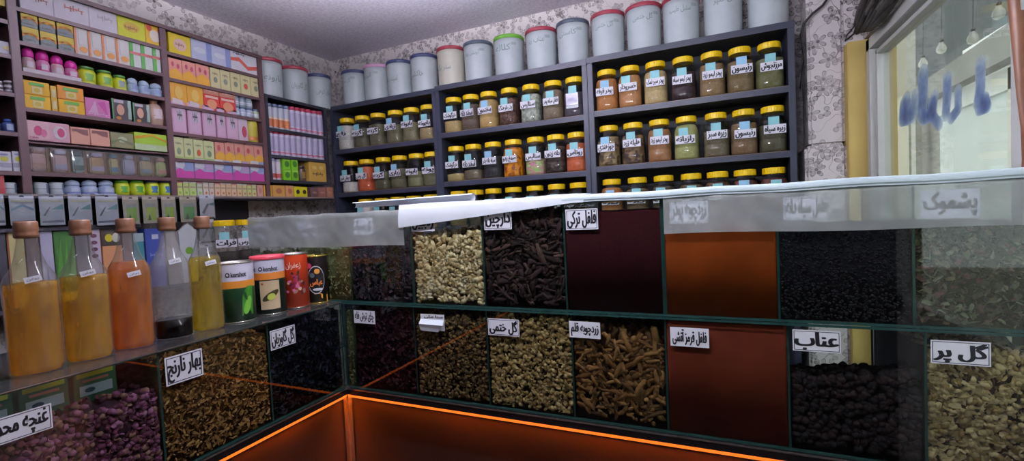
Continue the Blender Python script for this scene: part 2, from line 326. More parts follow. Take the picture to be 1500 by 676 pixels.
# lettering painted on the window, read from outside
M_frost = glass('pale_blue_window_paint', 'dfe6f4', .6, 1.05, haze=.46, hazecol='dce2ee', hz_scale=30)
def wpt(px, py): p = onX(px, py, XR+.028); return (p[1], p[2])
letters = [[(1352, 108), (1352, 140), (1350, 168)], [(1366, 150), (1364, 168), (1352, 174)], [(1328, 145), (1333, 172), (1322, 175), (1324, 152)], [(1340, 140), (1338, 172)],
           [(1388, 114), (1388, 140), (1386, 168)], [(1404, 132), (1404, 160), (1394, 174)], [(1370, 140), (1366, 170), (1376, 182)], [(1437, 92), (1437, 128), (1434, 152)], [(1443, 144), (1446, 156), (1436, 160)]]
rad = [9.5, 8, 7, 6, 8, 7, 7, 9.5, 9]
mb = MB()
for L_, r_ in zip(letters, rad):
    P = [wpt(*p) for p in L_]; q = wpt(L_[0][0]+r_, L_[0][1]); rr = abs(q[0]-P[0][0])*.85
    pts = []
    for i in range(len(P)-1):
        for t in range(6): pts.append((P[i][0]+(P[i+1][0]-P[i][0])*t/6, P[i][1]+(P[i+1][1]-P[i][1])*t/6))
    pts.append(P[-1])
    # outline of the stroke: discs swept into one plate per stroke
    bm = bmesh.new()
    for k, p in enumerate(pts):
        vs = [bm.verts.new((XR+.0275-.00002*k-.0001*letters.index(L_), p[0]+rr*math.cos(a*math.pi/8), p[1]+rr*.55*math.sin(a*math.pi/8)*1.3)) for a in range(16)]
        bm.faces.new(vs)
    bm.verts.index_update(); mb.add([v.co[:] for v in bm.verts], [[v.index for v in f.verts] for f in bm.faces], M_frost); bm.free()
mb.build('painted_lettering', win)

# dark cable bundle and thin cable above the window corner
M_cable = pbr('dark_cable_sleeve', '2b2826', .6, var=.4, scale=60, bump=.4); M_cable2 = pbr('grey_cable', '4c4744', .5, var=.3, scale=50)
cb = thing('cable_bundle', 'thick bundle of dark cables running up above the window corner', 'cable', (0, 0, 0))
for k in range(9):
    a = onX(1250+k*3.2, 48-k*.6, XR-.03-.006*(k % 3)); b = onX(1268+k*6, -8, XR-.03-.006*(k % 4)); md = (a+b)/2+np.array([0, .01*math.sin(k), .012*math.cos(k*2)])
    c = b+(b-a)*.8
    mb = MB(); mb.tube([a, md, b, c], [.008, .012, .011, .011], M_cable if k % 3 else M_cable2, 8); mb.build('cable', cb)
P = [np.array([.50, 2.53, ZC-.002])]+[onY(x, y, 2.53) for x, y in ((1215, -6), (1205, 8), (1190, 20), (1178, 34), (1173, 52), (1176, 90), (1172, 130))]
mb = MB(); mb.tube(P, .0055, M_cable, 8); tag(mb.build('loose_cable'), 'single black cable looping down beside the right jar rack', 'cable')
P = [onY(x, y, 2.545) for x, y in ((1262, 20), (1250, 40), (1240, 52), (1238, 60), (1252, 48))]
mb = MB(); mb.tube(P, .0035, M_cable, 6); tag(mb.build('thin_wire'), 'thin dark wire hooked on the papered pillar top beside the window', 'wire')

# ================================================================== OUTSIDE (seen through the window)
mb = MB(); mb.box(XR+.1, 14, -9, 14, ZF-.25, ZF-.12, pbr('street_paving', '8f8c86', .9, var=.12, scale=3)); struct('ground_outside', mb)
def op(px, py, X): p = onX(px, py, X); return p[1], p[2]
FX = 2.3
bd = thing('shop_front_opposite', 'pale shop front with white panels across the street behind the window', 'building', (FX, 4, ZF-.12))
def bb(name, px0, py0, px1, py1, col, dx=0, th=.06, rough=.7):
    a = op(px0, py0, FX+dx); b = op(px1, py1, FX+dx); mb = MB(); y0, y1 = sorted((a[0], b[0])); z0, z1 = sorted((a[1], b[1]))
    mb.box(dx, dx+th, y0-4, y1-4, z0-ZF+.12, z1-ZF+.12, pbr('facade_'+col, col, rough, var=.06, scale=3)); return mb.build(name, bd)
mb = MB(); mb.box(.1, .4, -4, 16, 0, 4.5, pbr('facade_wall', '7e7c70', .9, var=.08, scale=1.2)); mb.build('wall', bd)
bb('upper_opening', 1339, -90, 1500, 88, '1c2424', .03); bb('upper_opening', 1376, 88, 1500, 118, '3a3f3d', .02)
bb('shutter', 1376, 124, 1478, 262, 'a6aaa2', -.05); bb('shutter_rail', 1372, 112, 1500, 122, 'acaca2', -.10, .1); bb('shutter', 1288, 160, 1332, 262, '92907e', -.03)
bb('door_frame', 1476, 100, 1484, 262, 'a49e90', -.1); bb('door_frame', 1334, 150, 1342, 262, '8d8b7c', -.06); bb('sign_board', 1410, 75, 1500, 86, 'd8d8d0', -.12, .06); bb('sign_bracket', 1455, 60, 1464, 96, 'd0d0c8', -.16)
aw = MB(); a = onX(1330, 118, 3.0); b = onX(1486, 30, 3.0); a2 = onX(1372, 150, 3.0)
d = np.array([0, 0, .22]); P0, P1 = onX(1322, 140, 2.05), onX(1500, 18, 2.05)
V = [P0, P1, P1-d*1.2, P0-d*.9]; V = V+[v+np.array([.12, 0, 0]) for v in V]
aw.add(V, [(0, 1, 2, 3), (7, 6, 5, 4), (0, 4, 5, 1), (1, 5, 6, 2), (2, 6, 7, 3), (3, 7, 4, 0)], pbr('awning_beam', '6c6a62', .8, var=.08, scale=3))
tag(aw.build('slanting_beam'), 'grey slanting awning beam outside the window', 'beam')
bulb_m = glass('lamp_bulb_glass', 'f0f0ea', .05, 1.5, haze=.45, hazecol='e8e8e0')
for k, (px, py) in enumerate(((1352, 92), (1379, 70), (1425, 55), (1463, 18))):
    p = onX(px, py, .95+.0*k); t = thing('light_bulb', 'clear hanging light bulb outside the window, %s from the left' % ORD[k], 'bulb', tuple(p), group='bulbs hanging outside the window')
    mb = MB(); mb.lathe([(.002, -.028), (.014, -.022), (.019, -.010), (.017, .004), (.009, .018), (.008, .024)], bulb_m, seg=16); mb.build('bulb', t)
    mb = MB(); mb.lathe([(.008, .024), (.0085, .034), (.004, .038)], M_metal, seg=12); mb.build('socket', t)
    mb = MB(); mb.tube([(0, 0, .036), (.002, 0, .2), (0, 0, .5)], .0015, M_cable, 5); mb.build('wire', t)

# ================================================================== JAR RACKS on the back wall
YB = 2.50
def rack(name, label, x0, x1, shelves, left=True, right=True, ztop=.80, edge=True):
    t = thing(name, label, 'shelf', (0, 0, ZF)); zz = -ZF
    th = .028
    if left: mb = MB(); mb.box(x0, x0+th, YB, YW-.002, 0, ztop+zz, M_slate, bev=.002); mb.build('side_panel', t)
    if right: mb = MB(); mb.box(x1-th, x1, YB, YW-.002, 0, ztop+zz, M_slate, bev=.002); mb.build('side_panel', t)
    mb = MB(); mb.box(x0+th, x1-th, YW-.012, YW-.002, 0, ztop+zz, M_slate_back); mb.build('back_panel', t)
    for s in shelves+[ztop]:
        mb = MB(); a, b = (x0, x1) if s == ztop else (x0+th, x1-th)
        yf = YB-.004 if s == ztop else YB+.004
        mb.box(a, b, yf, YW-.013, s+zz-.03, s+zz-.0015, M_slate); mb.box(a, b, yf, YB+.2, s+zz-.0015, s+zz, M_tan if s != ztop else M_slate); mb.build('shelf', t)
    return t
R1 = (-2.474, -1.60); R2 = (-1.60, -.635); R3 = (-.633, .33)
rack('jar_rack', 'left slate-coloured wooden jar rack standing in the room corner', R1[0], R1[1], [-.42, -.085, .188, .488], ztop=.79)
rack('jar_rack', 'middle slate-coloured wooden jar rack under a row of white pails', R2[0], R2[1], [-.42, -.075, .205, .508], ztop=.80)
rack('jar_rack', 'right slate-coloured wooden jar rack ending beside the papered pillar', R3[0], R3[1], [-.42, -.07, .220, .518], ztop=.805)

# ---- jars
def powder(c, c2=None): return pbr('powder_'+c, c, .9, var=.14, scale=90, col2=c2)
def grains(c, c2, sc=90): return pbr('grains_%s_%d' % (c, sc), c, .7, col2=c2, kind='voronoi', scale=sc, bump=.8)
BODY = [(.051, 0), (.058, .004), (.0605, .012), (.0605, .058), (.0588, .062), (.0605, .066), (.0605, .132), (.058, .150), (.053, .164), (.0455, .176), (.0425, .181), (.0425, .196)]
jb = MB(); jb.lathe(BODY, M_pet, seg=32, sq=2.7, capt=False); body_proto = jb.build('jar_body')
jl = MB(); jl.lathe([(.0490, .190), (.0497, .193), (.0497, .214), (.0475, .2185), (.040, .2200), (.038, .2180), (.002, .2180)], M_lid, seg=56, rib=.018, smooth=False, capb=True); lid_proto = jl.build('lid')
body_me, lid_me = body_proto.data, lid_proto.data
bpy.data.objects.remove(body_proto); bpy.data.objects.remove(lid_proto)
def link(name, me, parent, loc=(0, 0, 0)):
    o = bpy.data.objects.new(name, me); COL.objects.link(o); o.parent = parent; o.location = loc; return o
FILLC = {}
def fill_mesh(level, mat):
    k = (round(level, 3), mat.name)
    if k not in FILLC:
        pr = [(r*.955, z if z > 0 else .003) for r, z in BODY if z < level]; rl = np.interp(level, [z for r, z in BODY], [r for r, z in BODY])*.955
        pr = pr+[(rl, level), (rl*.6, level+.004), (.002, level+.003)]; m = MB(); m.lathe(pr, mat, seg=28, sq=2.7); o = m.build('contents'); FILLC[k] = o.data; bpy.data.objects.remove(o)
    return FILLC[k]
def jar(x, z, word, mat, level, desc, pos, y=YB+.065, rot=0, sticker=1, scale=1, lab=True, silver=False, mat2=None, level0=None):
    t = thing('storage_jar', '%s' % desc, 'jar', (x, y, z), rot, pos)
    if scale != 1: t.scale = (scale,)*3
    link('jar_body', body_me, t); link('lid', lid_me, t)
    link('contents', fill_mesh(level, mat), t)
    yf = -.0613
    jit = random.uniform(-.004, .004); zz = .103+random.uniform(-.006, .006)
    if lab:
        mb = MB(); mb.lathe  # the paper follows the front of the jar
        w, h = .092, .041
        mb = label_mb(word, w, h, yf-.001, border=False, x=jit, z=zz, pad=.10)
        mb.build('label', t)
    if silver:
        mb = MB(); mb.box(-.034, .034, yf-.0018, yf, .06, .125, pbr('silver_foil', 'c9c6d4', .25, metal=.6, var=.2, scale=30)); mb.box(-.034, .034, yf-.0022, yf-.0018, .044, .058, M_paper); mb.text('روناس', -.028, .028, .07, .115, yf-.002, C('77708a'), keep=False); mb.build('label', t)
    if sticker:
        mb = MB(); sx = jit-.004+random.uniform(-.006, .006); mb.box(sx-.0225, sx+.0225, yf-.0006, yf+.001, zz+.018, zz+.058, M_teal if sticker == 1 else M_tealb); mb.build('sticker', t)
    return t
T = powder
row = {
 ('left', 'top'): (R1, .488, [('زاج', T('dcdad6'), .165, 'white crystals'), ('گزنه', T('5c5a48'), .13, 'dark olive herb'), ('گزنه', T('66634e'), .14, 'grey-green herb'), ('زیادی', T('6b6850'), .12, 'olive herb'), ('بابونه', T('7a765c'), .12, 'dull green herb'), ('بابونه', T('9c8a68'), .07, 'a little tan powder')]),
 ('left', 'middle'): (R1, .188, [('جوش شیر', T('e4e2de'), .07, 'white powder in its lower half'), ('گل رس', T('c8603f'), .165, 'brick-orange powder'), ('گزنه', T('545542'), .12, 'dark green herb'), ('زیاری', T('5d5c47'), .13, 'moss green herb'), ('بابونه', T('77795a'), .10, 'light green herb'), ('پونه', T('6f6f55'), .12, 'sage green herb')]),
 ('left', 'lower'): (R1, -.085, [(None, T('d8d4d0'), .17, 'white powder'), (None, T('6e6650'), .13, 'olive herb'), (None, T('6a6248'), .13, 'brown-green herb'), (None, T('74705a'), .13, 'grey-green herb'), (None, T('a58a5c'), .17, 'tan powder')]),
 ('middle', 'top'): (R2, .508, [('خرگوشک', T('b39c68'), .07, 'a low fill of tan powder'), ('اسفند دانه', T('5f5148'), .155, 'dark brown seeds'), ('سفتجون', T('b99a63'), .168, 'golden tan powder'), ('بذر بارهنگ', grains('6e4a3e', '3a2420'), .155, 'red-brown flakes'), ('سنالیس', grains('c6cdc2', '8e968c', 70), .16, 'pale green-white flakes'), ('فلفل سیاه پودر', T('7d6e5b'), .162, 'grey-brown powder'), (None, T('4a4450'), .13, 'dark powder behind a silver foil label')]),
 ('middle', 'middle'): (R2, .205, [('خرگوشک', T('ad9a68'), .045, 'a thin layer of beige powder'), ('اسفند دانه', T('6f6553'), .06, 'brown seeds at the bottom'), ('سیاه دانه بذر', T('25262c'), .13, 'black seeds'), ('صمغ زدو', grains('e6940c', '8c4a06', 55), .17, 'bright orange gum lumps'), ('سنالیس', grains('9ed070', 'd884a8', 75), .09, 'pink, green and white candies'), ('دانه زیتون', grains('4c3c36', '241c1c', 60), .15, 'dark brown seeds and a black band'), ('روناس', T('c0603c'), .155, 'orange-red powder')]),
 ('middle', 'lower'): (R2, -.075, [(None, T('8e7c58'), .12, 'tan powder'), (None, T('4c4438'), .12, 'dark brown seeds'), (None, T('5c4c40'), .15, 'brown seeds'), (None, T('8c8474'), .15, 'grey powder'), (None, T('4a3c34'), .15, 'dark roots'), (None, T('6a4a3c'), .13, 'reddish brown bark'), (None, T('7a6a54'), .15, 'brown powder')]),
 ('right', 'top'): (R3, .518, [('پودر قرفه', T('b97c48'), .165, 'orange-tan powder'), ('خسرودار', T('b98558'), .165, 'pinkish tan powder'), ('پودر سیر نمک', T('bfa878'), .165, 'cream powder'), ('پودر لیمو سیاه', T('33242a'), .14, 'nearly black powder'), ('پودر لیمو زرد', T('8d7351'), .155, 'brown powder'), ('رنیسون', T('7a6847'), .15, 'olive-brown seeds'), ('مرزنجوش', T('70714c'), .14, 'green dried herb')]),
 ('right', 'middle'): (R3, .220, [('جوزهندی', grains('a08a62', '4a3c2c', 55), .155, 'pale brown nuts'), ('هلیله زرد', grains('8a6c4a', '40302a', 60), .15, 'dark brown pods'), ('پودر لیمو زرد', T('a2744f'), .165, 'rust-tan powder'), ('رازیانه', T('a0a468'), .174, 'pale green seeds up to the neck'), ('زیره سبز', T('6c6450'), .13, 'grey-green cumin'), ('رنیسون', T('7c6448'), .15, 'brown seeds'), ('زیره سیاه', T('54523e'), .13, 'dark green-black seeds')]),
 ('right', 'lower'): (R3, -.070, [(None, T('a06a38'), .17, 'orange-brown powder'), (None, T('6c5842'), .155, 'brown powder'), (None, T('4a4030'), .16, 'dark olive herb'), (None, T('5a4a36'), .16, 'dark tan seeds'), (None, grains('6c4c36', '3c2820', 60), .165, 'brown bark chips'), (None, grains('6a2a22', '3a1a18', 60), .165, 'dark red petals'), (None, T('5c2c26'), .165, 'maroon powder')]),
}
def spread(xs, lo, hi, gap):
    xs = [min(max(x, lo), hi) for x in xs]
    for i in range(1, len(xs)): xs[i] = max(xs[i], xs[i-1]+gap)
    if xs[-1] > hi: xs[-1] = hi
    for i in range(len(xs)-2, -1, -1): xs[i] = min(xs[i], xs[i+1]-gap)
    return xs
PX = {('left', 'top'): [500, 524, 547, 573, 597, 622], ('left', 'middle'): [508, 531, 556, 580, 605, 630], ('left', 'lower'): [529, 553, 576, 600, 626],
      ('middle', 'top'): [654, 682, 711, 743, 775, 808, 841], ('middle', 'middle'): [660, 689, 719, 749, 783, 817, 852], ('middle', 'lower'): [661, 689, 717, 748, 780, 812, 846],
      ('right', 'top'): [881, 917, 957, 998, 1041, 1083, 1127], ('right', 'middle'): [889, 927, 966, 1006, 1050, 1096, 1142], ('right', 'lower'): [894, 932, 971, 1013, 1057, 1103, 1149]}
for key, (R, z, items) in row.items():
    ys = {('top'): 150, ('middle'): 230, ('lower'): 270}[key[1]]
    yy_ = ys-(100 if key[0] == 'right' and key[1] == 'top' else 0)
    XS = spread([onY(p_, yy_, YB+.03)[0] for p_ in PX[key]], R[0]+.028+.062, R[1]-.028-.062, .1236)
    for i, it in enumerate(items):
        word, mat, lev, d = it
        ybase = 60 if key[1] == 'top' else 200
        x = XS[i]
        seal = key == ('middle', 'top') and i == 6
        n = len(items); place = '%s from the left' % ORD[i]
        desc = 'jar of %s, %s from left, %s shelf, %s rack' % (d, ORD[i], key[1], key[0])
        sides = .25 if key[0] != 'left' else .4
        jar(x, z, word or 'دانه', mat, lev, desc, 'yellow-lidded jars on the %s shelf of the %s rack' % (key[1], key[0]), rot=random.uniform(-.03, .03), y=YB+.068,
            sticker=(2 if (i*7+len(key[0])) % 5 == 0 else 1) if not (key == ('left', 'top') and i == 2) and not (key == ('left', 'middle') and i == 4) else 0, lab=not seal, silver=seal)
# small tied bag of candy between two jars of the middle rack
p = onY(768, 235, YB+.05); mb = MB(); mb.lathe([(.004, 0), (.03, .006), (.034, .03), (.028, .06), (.010, .085), (.006, .092), (.014, .104), (.018, .112)], M_film2, seg=14, sq=2.4)
t = thing('tied_bag', 'small tied clear bag squeezed between two jars of the middle rack', 'bag', (p[0], YB+.17, .205)); b_ = mb.build('bag_film', t)
mb = MB(); mb.lathe([(.003, .002), (.026, .008), (.029, .03), (.020, .055), (.002, .06)], grains('7a5a70', '3c3c44', 80), seg=14); mb.build('contents', t)

# ---- two jars on the low shelf of the left wall
for k, (px, w_) in enumerate(((328, 'فرات'), (352, 'گل رس'))):
    p = onX(328, 330, -2.38)+np.array([0, .1255*k, 0])
    jar(-2.38, p[2]-.205+.01, w_, T('3c3634'), .05, ['yellow-lidded jar behind the oil bottles, left of the case end', 'yellow-lidded jar half hidden behind the case end'][k], 'jars on the low wall shelf', y=p[1], rot=math.pi/2-.55)

# ---- white pails on top of the racks
def pail(loc, lidc, word, desc, rot=0, h=.232, r=.092, cream=False, low=False):
    t = thing('storage_pail', desc, 'pail', loc, rot, 'white pails along the top of the racks')
    pm = M_pailw if cream else M_pail
    mb = MB(); mb.lathe([(r*.90, 0), (r*.935, .004), (r*.94, .012), (r*.975, h*.8), (r*.985, h-.02)], pm, seg=40)
    for k in range(1): 
        if word: mb.text(word, -.052, .052, h*(.36 if low else .60), h*(.56 if low else .76), -.0, M_pen, bold=.004, bend=r*.968, lay=.0012)
    mb.build('pail_body', t)
    mb = MB(); mb.lathe([(r*1.0, h-.022), (r*1.025, h-.020), (r*1.025, h-.003), (r*.99, h), (r*.93, h-.002), (r*.92, h-.008), (.002, h-.008)], lidc, seg=40); mb.build('lid', t)
    if not low:
        mb = MB(); a = .62; mb.lathe([(r*.99, h*.72), (r*.99, h*.79)], C('9aa4a4'), seg=4, a0=-math.pi/2+a, a1=-math.pi/2+a+.35); mb.build('tape', t)
    return t
lc = lambda h: pbr('lid_'+h, h, .45, var=.06, scale=20)
red, navy, pink, slate, green, grey = lc('a03848'), lc('3c4468'), lc('d0a0c0'), lc('4c5664'), lc('6aa834'), lc('a8aeb4')
for px, py, m_, w_, n_ in ((401, 145, red, 'بابونه', 'red-rimmed white pail at the left end, beside the brown wall shelves'), (440, 150, red, 'گل گاوزبان', 'red-rimmed white pail, second from the left, over the corner cabinet'), (480, 155, navy, 'چای کوهی', 'navy-rimmed white pail in the room corner, scribble halfway down')):
    p = onX(px, py, -2.47); pail((-2.535, min(p[1]+.02, 2.47), .772), m_, w_, n_, math.pi/2-.3, low=True, r=.086)
pails = [(517, navy, 'گل محمدی', 0, 0, 'dark navy-rimmed white pail just right of the room corner'), (550, pink, 'آلوئه', 0, 1, 'white pail with a faded pink rim'), (584, navy, 'اسپند بهداد', 0, 1, 'blue-rimmed white pail right of the pink-rimmed one'),
         (620, navy, 'خاکشیر', 0, 1, 'navy-rimmed white pail left of the cream one'), (660, red, 'سدر برگ', 1, 1, 'cream pail with a dark red rim'), (700, slate, 'آویشن پودر', 0, 0, 'slate-rimmed white pail between the cream and the green-rimmed ones'),
         (743, green, 'کلاله', 0, 0, 'white pail with a bright green rim'), (791, red, 'عناب ریز', 0, 0, 'red-rimmed white pail right of the green-rimmed one'), (838, slate, 'کاسنی', 0, 0, 'dark grey-rimmed white pail over the post between two racks'),
         (890, red, 'گل ختمی', 0, 0, 'red-rimmed white pail, first over the right rack'), (943, red, 'گل ختمی', 0, 0, 'red-rimmed white pail, second over the right rack'), (998, red, 'سنبل طیب', 0, 0, 'white pail whose red rim is cut by the photo edge'),
         (1060, grey, 'گل گلپر', 0, 0, 'white pail with its rim out of sight and one line of scribble'), (1127, grey, None, 0, 0, 'blank white pail at the right end of the pail row')]
PXS = spread([onY(q[0], 60 if q[0] > 700 else 110, YB+.07)[0] for q in pails], -2.335, .235, .1855)
for p, (px, m_, w_, cr, low, d) in zip([(q,) for q in PXS], pails):
    zt = .79 if px < 632 else (.80 if px < 860 else .805)
    pail((p[0], YB+.09, zt), m_, w_, d, random.uniform(-.1, .1)+(p[0]+.6)*.12, h=.232+random.uniform(-.004, .006), cream=bool(cr), low=bool(low and px not in (550,)), r=.0902)

# ================================================================== BROWN SHELVING on the left wall
XL = -2.45
U = [.36, .895, 1.43, 1.955]
t = thing('wall_shelving', 'large brown wooden product shelving fixed along the left wall', 'shelf', (XL, 0, 0), math.pi/2)
for u in U: mb = MB(); mb.box(u-.014, u+.014, 0, .198, .16, .985, M_brown, bev=.002); mb.build('upright', t)
mb = MB(); mb.box(U[0], U[-1], .188, .198, .03, .985, M_brown_back); mb.build('back_panel', t)
SH = {0: [.245, .395, .545, .69, .82, .93], 1: [.246, .364, .497, .636, .753, .882], 2: [.248, .345, .475, .614, .740, .868]}
for c in range(3):
    for z in SH[c]:
        if c == 1 and z == .364: th = .006
        else: th = .016
        mb = MB(); mb.box(U[c]+.014, U[c+1]-.014, .003, .188, z-th, z, M_brown); mb.build('shelf', t)
mb = MB(); mb.box(U[0]-.014, U[-1]+.014, -.004, .198, .972, .99, M_brown); mb.build('top_board', t)
mb = MB(); mb.box(U[0]-.014, 2.45, -.01, .198, .142, .158, M_brown_back); mb.box(U[0]-.014, 2.45, -.012, -.01, .150, .158, C('8a7a74')); mb.build('long_shelf', t)
mb = MB(); mb.box(U[0]-.014, 1.27, .0, .198, .012, .026, M_brown_back); mb.build('long_shelf', t)
mb = MB(); mb.box(U[0]-.014, 1.9, .0, .198, -.295, -.28, M_brown_back); mb.build('long_shelf', t)
t = thing('corner_cabinet', 'dark open cabinet of three shelves in the room corner under the pails', 'cabinet', (XL, 0, 0), math.pi/2)
for a, b in ((1.972, 1.992), (2.425, 2.448)): mb = MB(); mb.box(a, b, 0, .198, .245, .772, M_slate_back, bev=.002); mb.build('side_panel', t)
mb = MB(); mb.box(1.992, 2.425, .188, .198, .245, .772, M_slate_back); mb.build('back_panel', t)
for z in (.262, .413, .575, .772): mb = MB(); mb.box(1.992, 2.425, .004, .188, z-.018, z, M_slate_back); mb.build('shelf', t)

# ---- generic products, modelled facing -y in their own frame
def art(mb, w, h, y, items):
    for q_, it in enumerate(items):
        k = it[0]; y -= .00035
        if k == 'r': _, a, b, c, d, m = it; mb.box(-w/2+a*w, -w/2+c*w, y-.0006, y, b*h, d*h, C(m))
        elif k == 'e':
            _, a, b, rx, rz, m = it; mb.plate([(-w/2+(a+rx*math.cos(q*math.pi/8))*w, (b+rz*math.sin(q*math.pi/8))*h) for q in range(16)], y-.0006, .0004, C(m))
        elif k == 'p': _, pts, m = it; mb.plate([(-w/2+a*w, b*h) for a, b in pts], y-.0006, .0004, C(m))
        elif k == 's':   # a short run of small print strokes
            _, a, b, c, d, m = it; n = 7; mid = (b+d)/2
            mb.box(-w/2+a*w, -w/2+c*w, y-.0009, y-.0005, (mid-(d-b)*.07)*h, (mid+(d-b)*.07)*h, C(m))
            for i in range(n):
                x0 = a+(c-a)*i/n; up = (d-b)*(.1+.4*((i*37+3) % 5)/4); dn = (d-b)*(.1+.4*((i*23+1) % 4)/3); mb.box(-w/2+x0*w, -w/2+(x0+(c-a)/n*.45)*w, y-.001, y-.0006, (mid-dn)*h, (mid+up)*h, C(m))
def carton(w, h, d, col, items=(), name='carton', label='', cat='box', group=None, loc=None, rot=math.pi/2, topc=None):
    mb = MB(); mb.box(-w/2, w/2, 0, d, 0, h, C(col), bev=min(.0015, w*.05))
    if topc: mb.box(-w/2+.001, w/2-.001, .001, d-.001, h-.0002, h+.0004, C(topc))
    art(mb, w, h, 0, items); o = mb.build(name, loc=loc, rot=rot); return tag(o, label, cat, group)
def bottle(w, h, col, capc, items=(), name='bottle', label='', cat='bottle', group=None, loc=None, rot=math.pi/2, kind='round', capname='cap'):
    t = thing(name, label, cat, loc, rot, group); r = w/2
    prof = {'round': [(r*.9, 0), (r, .03*h), (r, .60*h), (r*.85, .70*h), (r*.5, .78*h), (r*.45, .82*h)],
            'tube': [(r*.9, 0), (r, .02*h), (r, .84*h), (r*.9, .87*h)],
            'tub': [(r*.85, 0), (r*.95, .05*h), (r, .3*h), (r*.97, .7*h), (r*.8, .84*h)],
            'dome': [(r*.88, 0), (r, .06*h), (r*1.0, .45*h), (r*.8, .58*h), (r*.72, .6*h)],
            'lotion': [(r*.7, 0), (r*.85, .05*h), (r, .35*h), (r*.93, .6*h), (r*.6, .78*h), (r*.4, .82*h)]}[kind]
    cap = {'round': [(r*.55, .80*h), (r*.55, .98*h), (r*.4, h)], 'tube': [(r*.93, .86*h), (r*.93, .985*h), (r*.8, h)], 'tub': [(r*.9, .83*h), (r*.92, .97*h), (r*.8, h)],
           'dome': [(r*.80, .58*h), (r*.92, .62*h), (r*.88, .8*h), (r*.6, .93*h), (r*.1, h)], 'lotion': [(r*.42, .81*h), (r*.42, .97*h), (r*.3, h)]}[kind]
    mb = MB(); mb.lathe(prof, C(col, .35), seg=20, sq=2.6 if kind in ('tub', 'lotion') else 2)
    for it in items:
        if it[0] == 'band': _, b, d_, m = it; rr = max(np.interp(b*h, [p[1] for p in prof], [p[0] for p in prof]), np.interp(d_*h, [p[1] for p in prof], [p[0] for p in prof])); mb.lathe([(rr*1.012, b*h), (rr*1.012, d_*h)], C(m), seg=20, capb=False, capt=False, sq=2.6 if kind in ('tub', 'lotion') else 2)
        elif it[0] == 'patch':
            _, b, d_, m = it; mb.lathe([(r*1.03, b*h), (r*1.03, d_*h)], C(m), seg=6, a0=-math.pi/2-.5, a1=-math.pi/2+.5)
    mb.build('bottle_body', t); mb = MB(); mb.lathe(cap, C(capc, .35), seg=20); mb.build(capname, t); return t

def place(px0, px1, pytop, zb, X=XL-.012):
    """span of a product on the plane of the shelf fronts: centre, width, height"""
    pm = (px0+px1)/2; a = onX(px0, pytop, X)[1]; b = onX(px1, pytop, X)[1]; zt = onX(pm, pytop, X)[2]
    return (X, (a+b)/2, zb), b-a, zt-zb
def add_carton(px0, px1, pytop, zb, col, items=(), d=.10, gap=.0012, **k):
    loc, w, h = place(px0, px1, pytop, zb, k.pop('X', XL-.012)); h = k.pop('h', h)
    return carton(w-gap, h, d, col, items, loc=loc, **k)
def add_bottle(px0, px1, pytop, zb, col, capc, items=(), **k):
    loc, w, h = place(px0, px1, pytop, zb, k.pop('X', XL-.012)); h = k.pop('h', h)
    return bottle(w-.001, h, col, capc, items, loc=(loc[0]-w/2-.002, loc[1], loc[2]), **k)

# left column (cut by the photo's edge)
add_carton(-8, 16, 8, .93, 'c9b54a', [('r', 0, 0, 1, .45, '59666e')], label='yellow and grey carton on the top shelf of the cut-off left column', group='yellow and grey cartons at the left edge')
add_carton(-8, 17, 30, .82, 'c9a24a', [('r', 0, 0, 1, .5, '59666e'), ('e', .6, .55, .2, .2, 'd88a3c')], label='yellow and grey carton on the second shelf of the cut-off left column', group='yellow and grey cartons at the left edge')
add_carton(-8, 23, 61, .69, 'd0d2dc', [('e', .55, .5, .2, .16, 'd8c48c')], label='large white carton on the cut-off left column above the dark bottles', d=.12)
for k, (a, b) in enumerate(((-6, 6), (7, 24))):
    add_bottle(a, b, 118, .545, '3a3038', 'dcd8de', [('band', .12, .6, 'c8c4cc')], kind='tub', label='dark bottle with white cap and white label, %s from the left edge' % ORD[k], group='dark white-capped bottles at the left edge')
for k, (a, b) in enumerate(((-12, 3), (4, 25))):
    add_bottle(a, b, 174, .395, '34426e', '3a5aa8', [('patch', .15, .6, '9aa8c0')], kind='round', label='blue bottle with blue cap, %s from the left edge' % ORD[k], group='blue bottles at the left edge')
for k, (a, b) in enumerate(((-6, 16), (17, 33))):
    add_carton(a, b, 222, .245, 'd6d6de', [('e', .5, .62, .28, .12, 'b8b83c'), ('r', 0, .2, 1, .42, '9a98a8'), ('e', .5, .85, .3, .05, '8a88b0')], label='white carton with a yellow-green oval, %s from the left edge' % ORD[k], group='white oval-marked cartons at the left edge')

# middle column, from the top
g_ = 'cartons on the top shelf of the middle column'
loc_top = .882
for k, (a, b, yt) in enumerate(((27, 76, -16), (77, 128, -2), (129, 170, 13))):
    add_carton(a, b, yt, .882, 'cfcad2', [('s', .3, .45, .85, .72, ['8a5a50', '9c5a48', 'b0a8b0'][k])], label='long white carton with %s print, %s from the left on the top shelf' % (['faint brown', 'red-brown', 'pale grey'][k], ORD[k]), group=g_, d=.14)
add_carton(171, 211, 26, .882, 'c9cc30', [('e', .5, .55, .3, .22, 'c8a83c'), ('s', .25, .4, .7, .6, '7a4a3a')], label='yellow-green carton with dark print next to the fruit carton', group=g_)
add_carton(212, 238, 37, .882, 'ddb42c', [('e', .5, .45, .3, .3, 'e6d8c8'), ('e', .2, .8, .15, .15, 'b8402c'), ('e', .8, .8, .14, .14, 'b8402c')], label='yellow carton with white bowl and red fruit', group=g_)
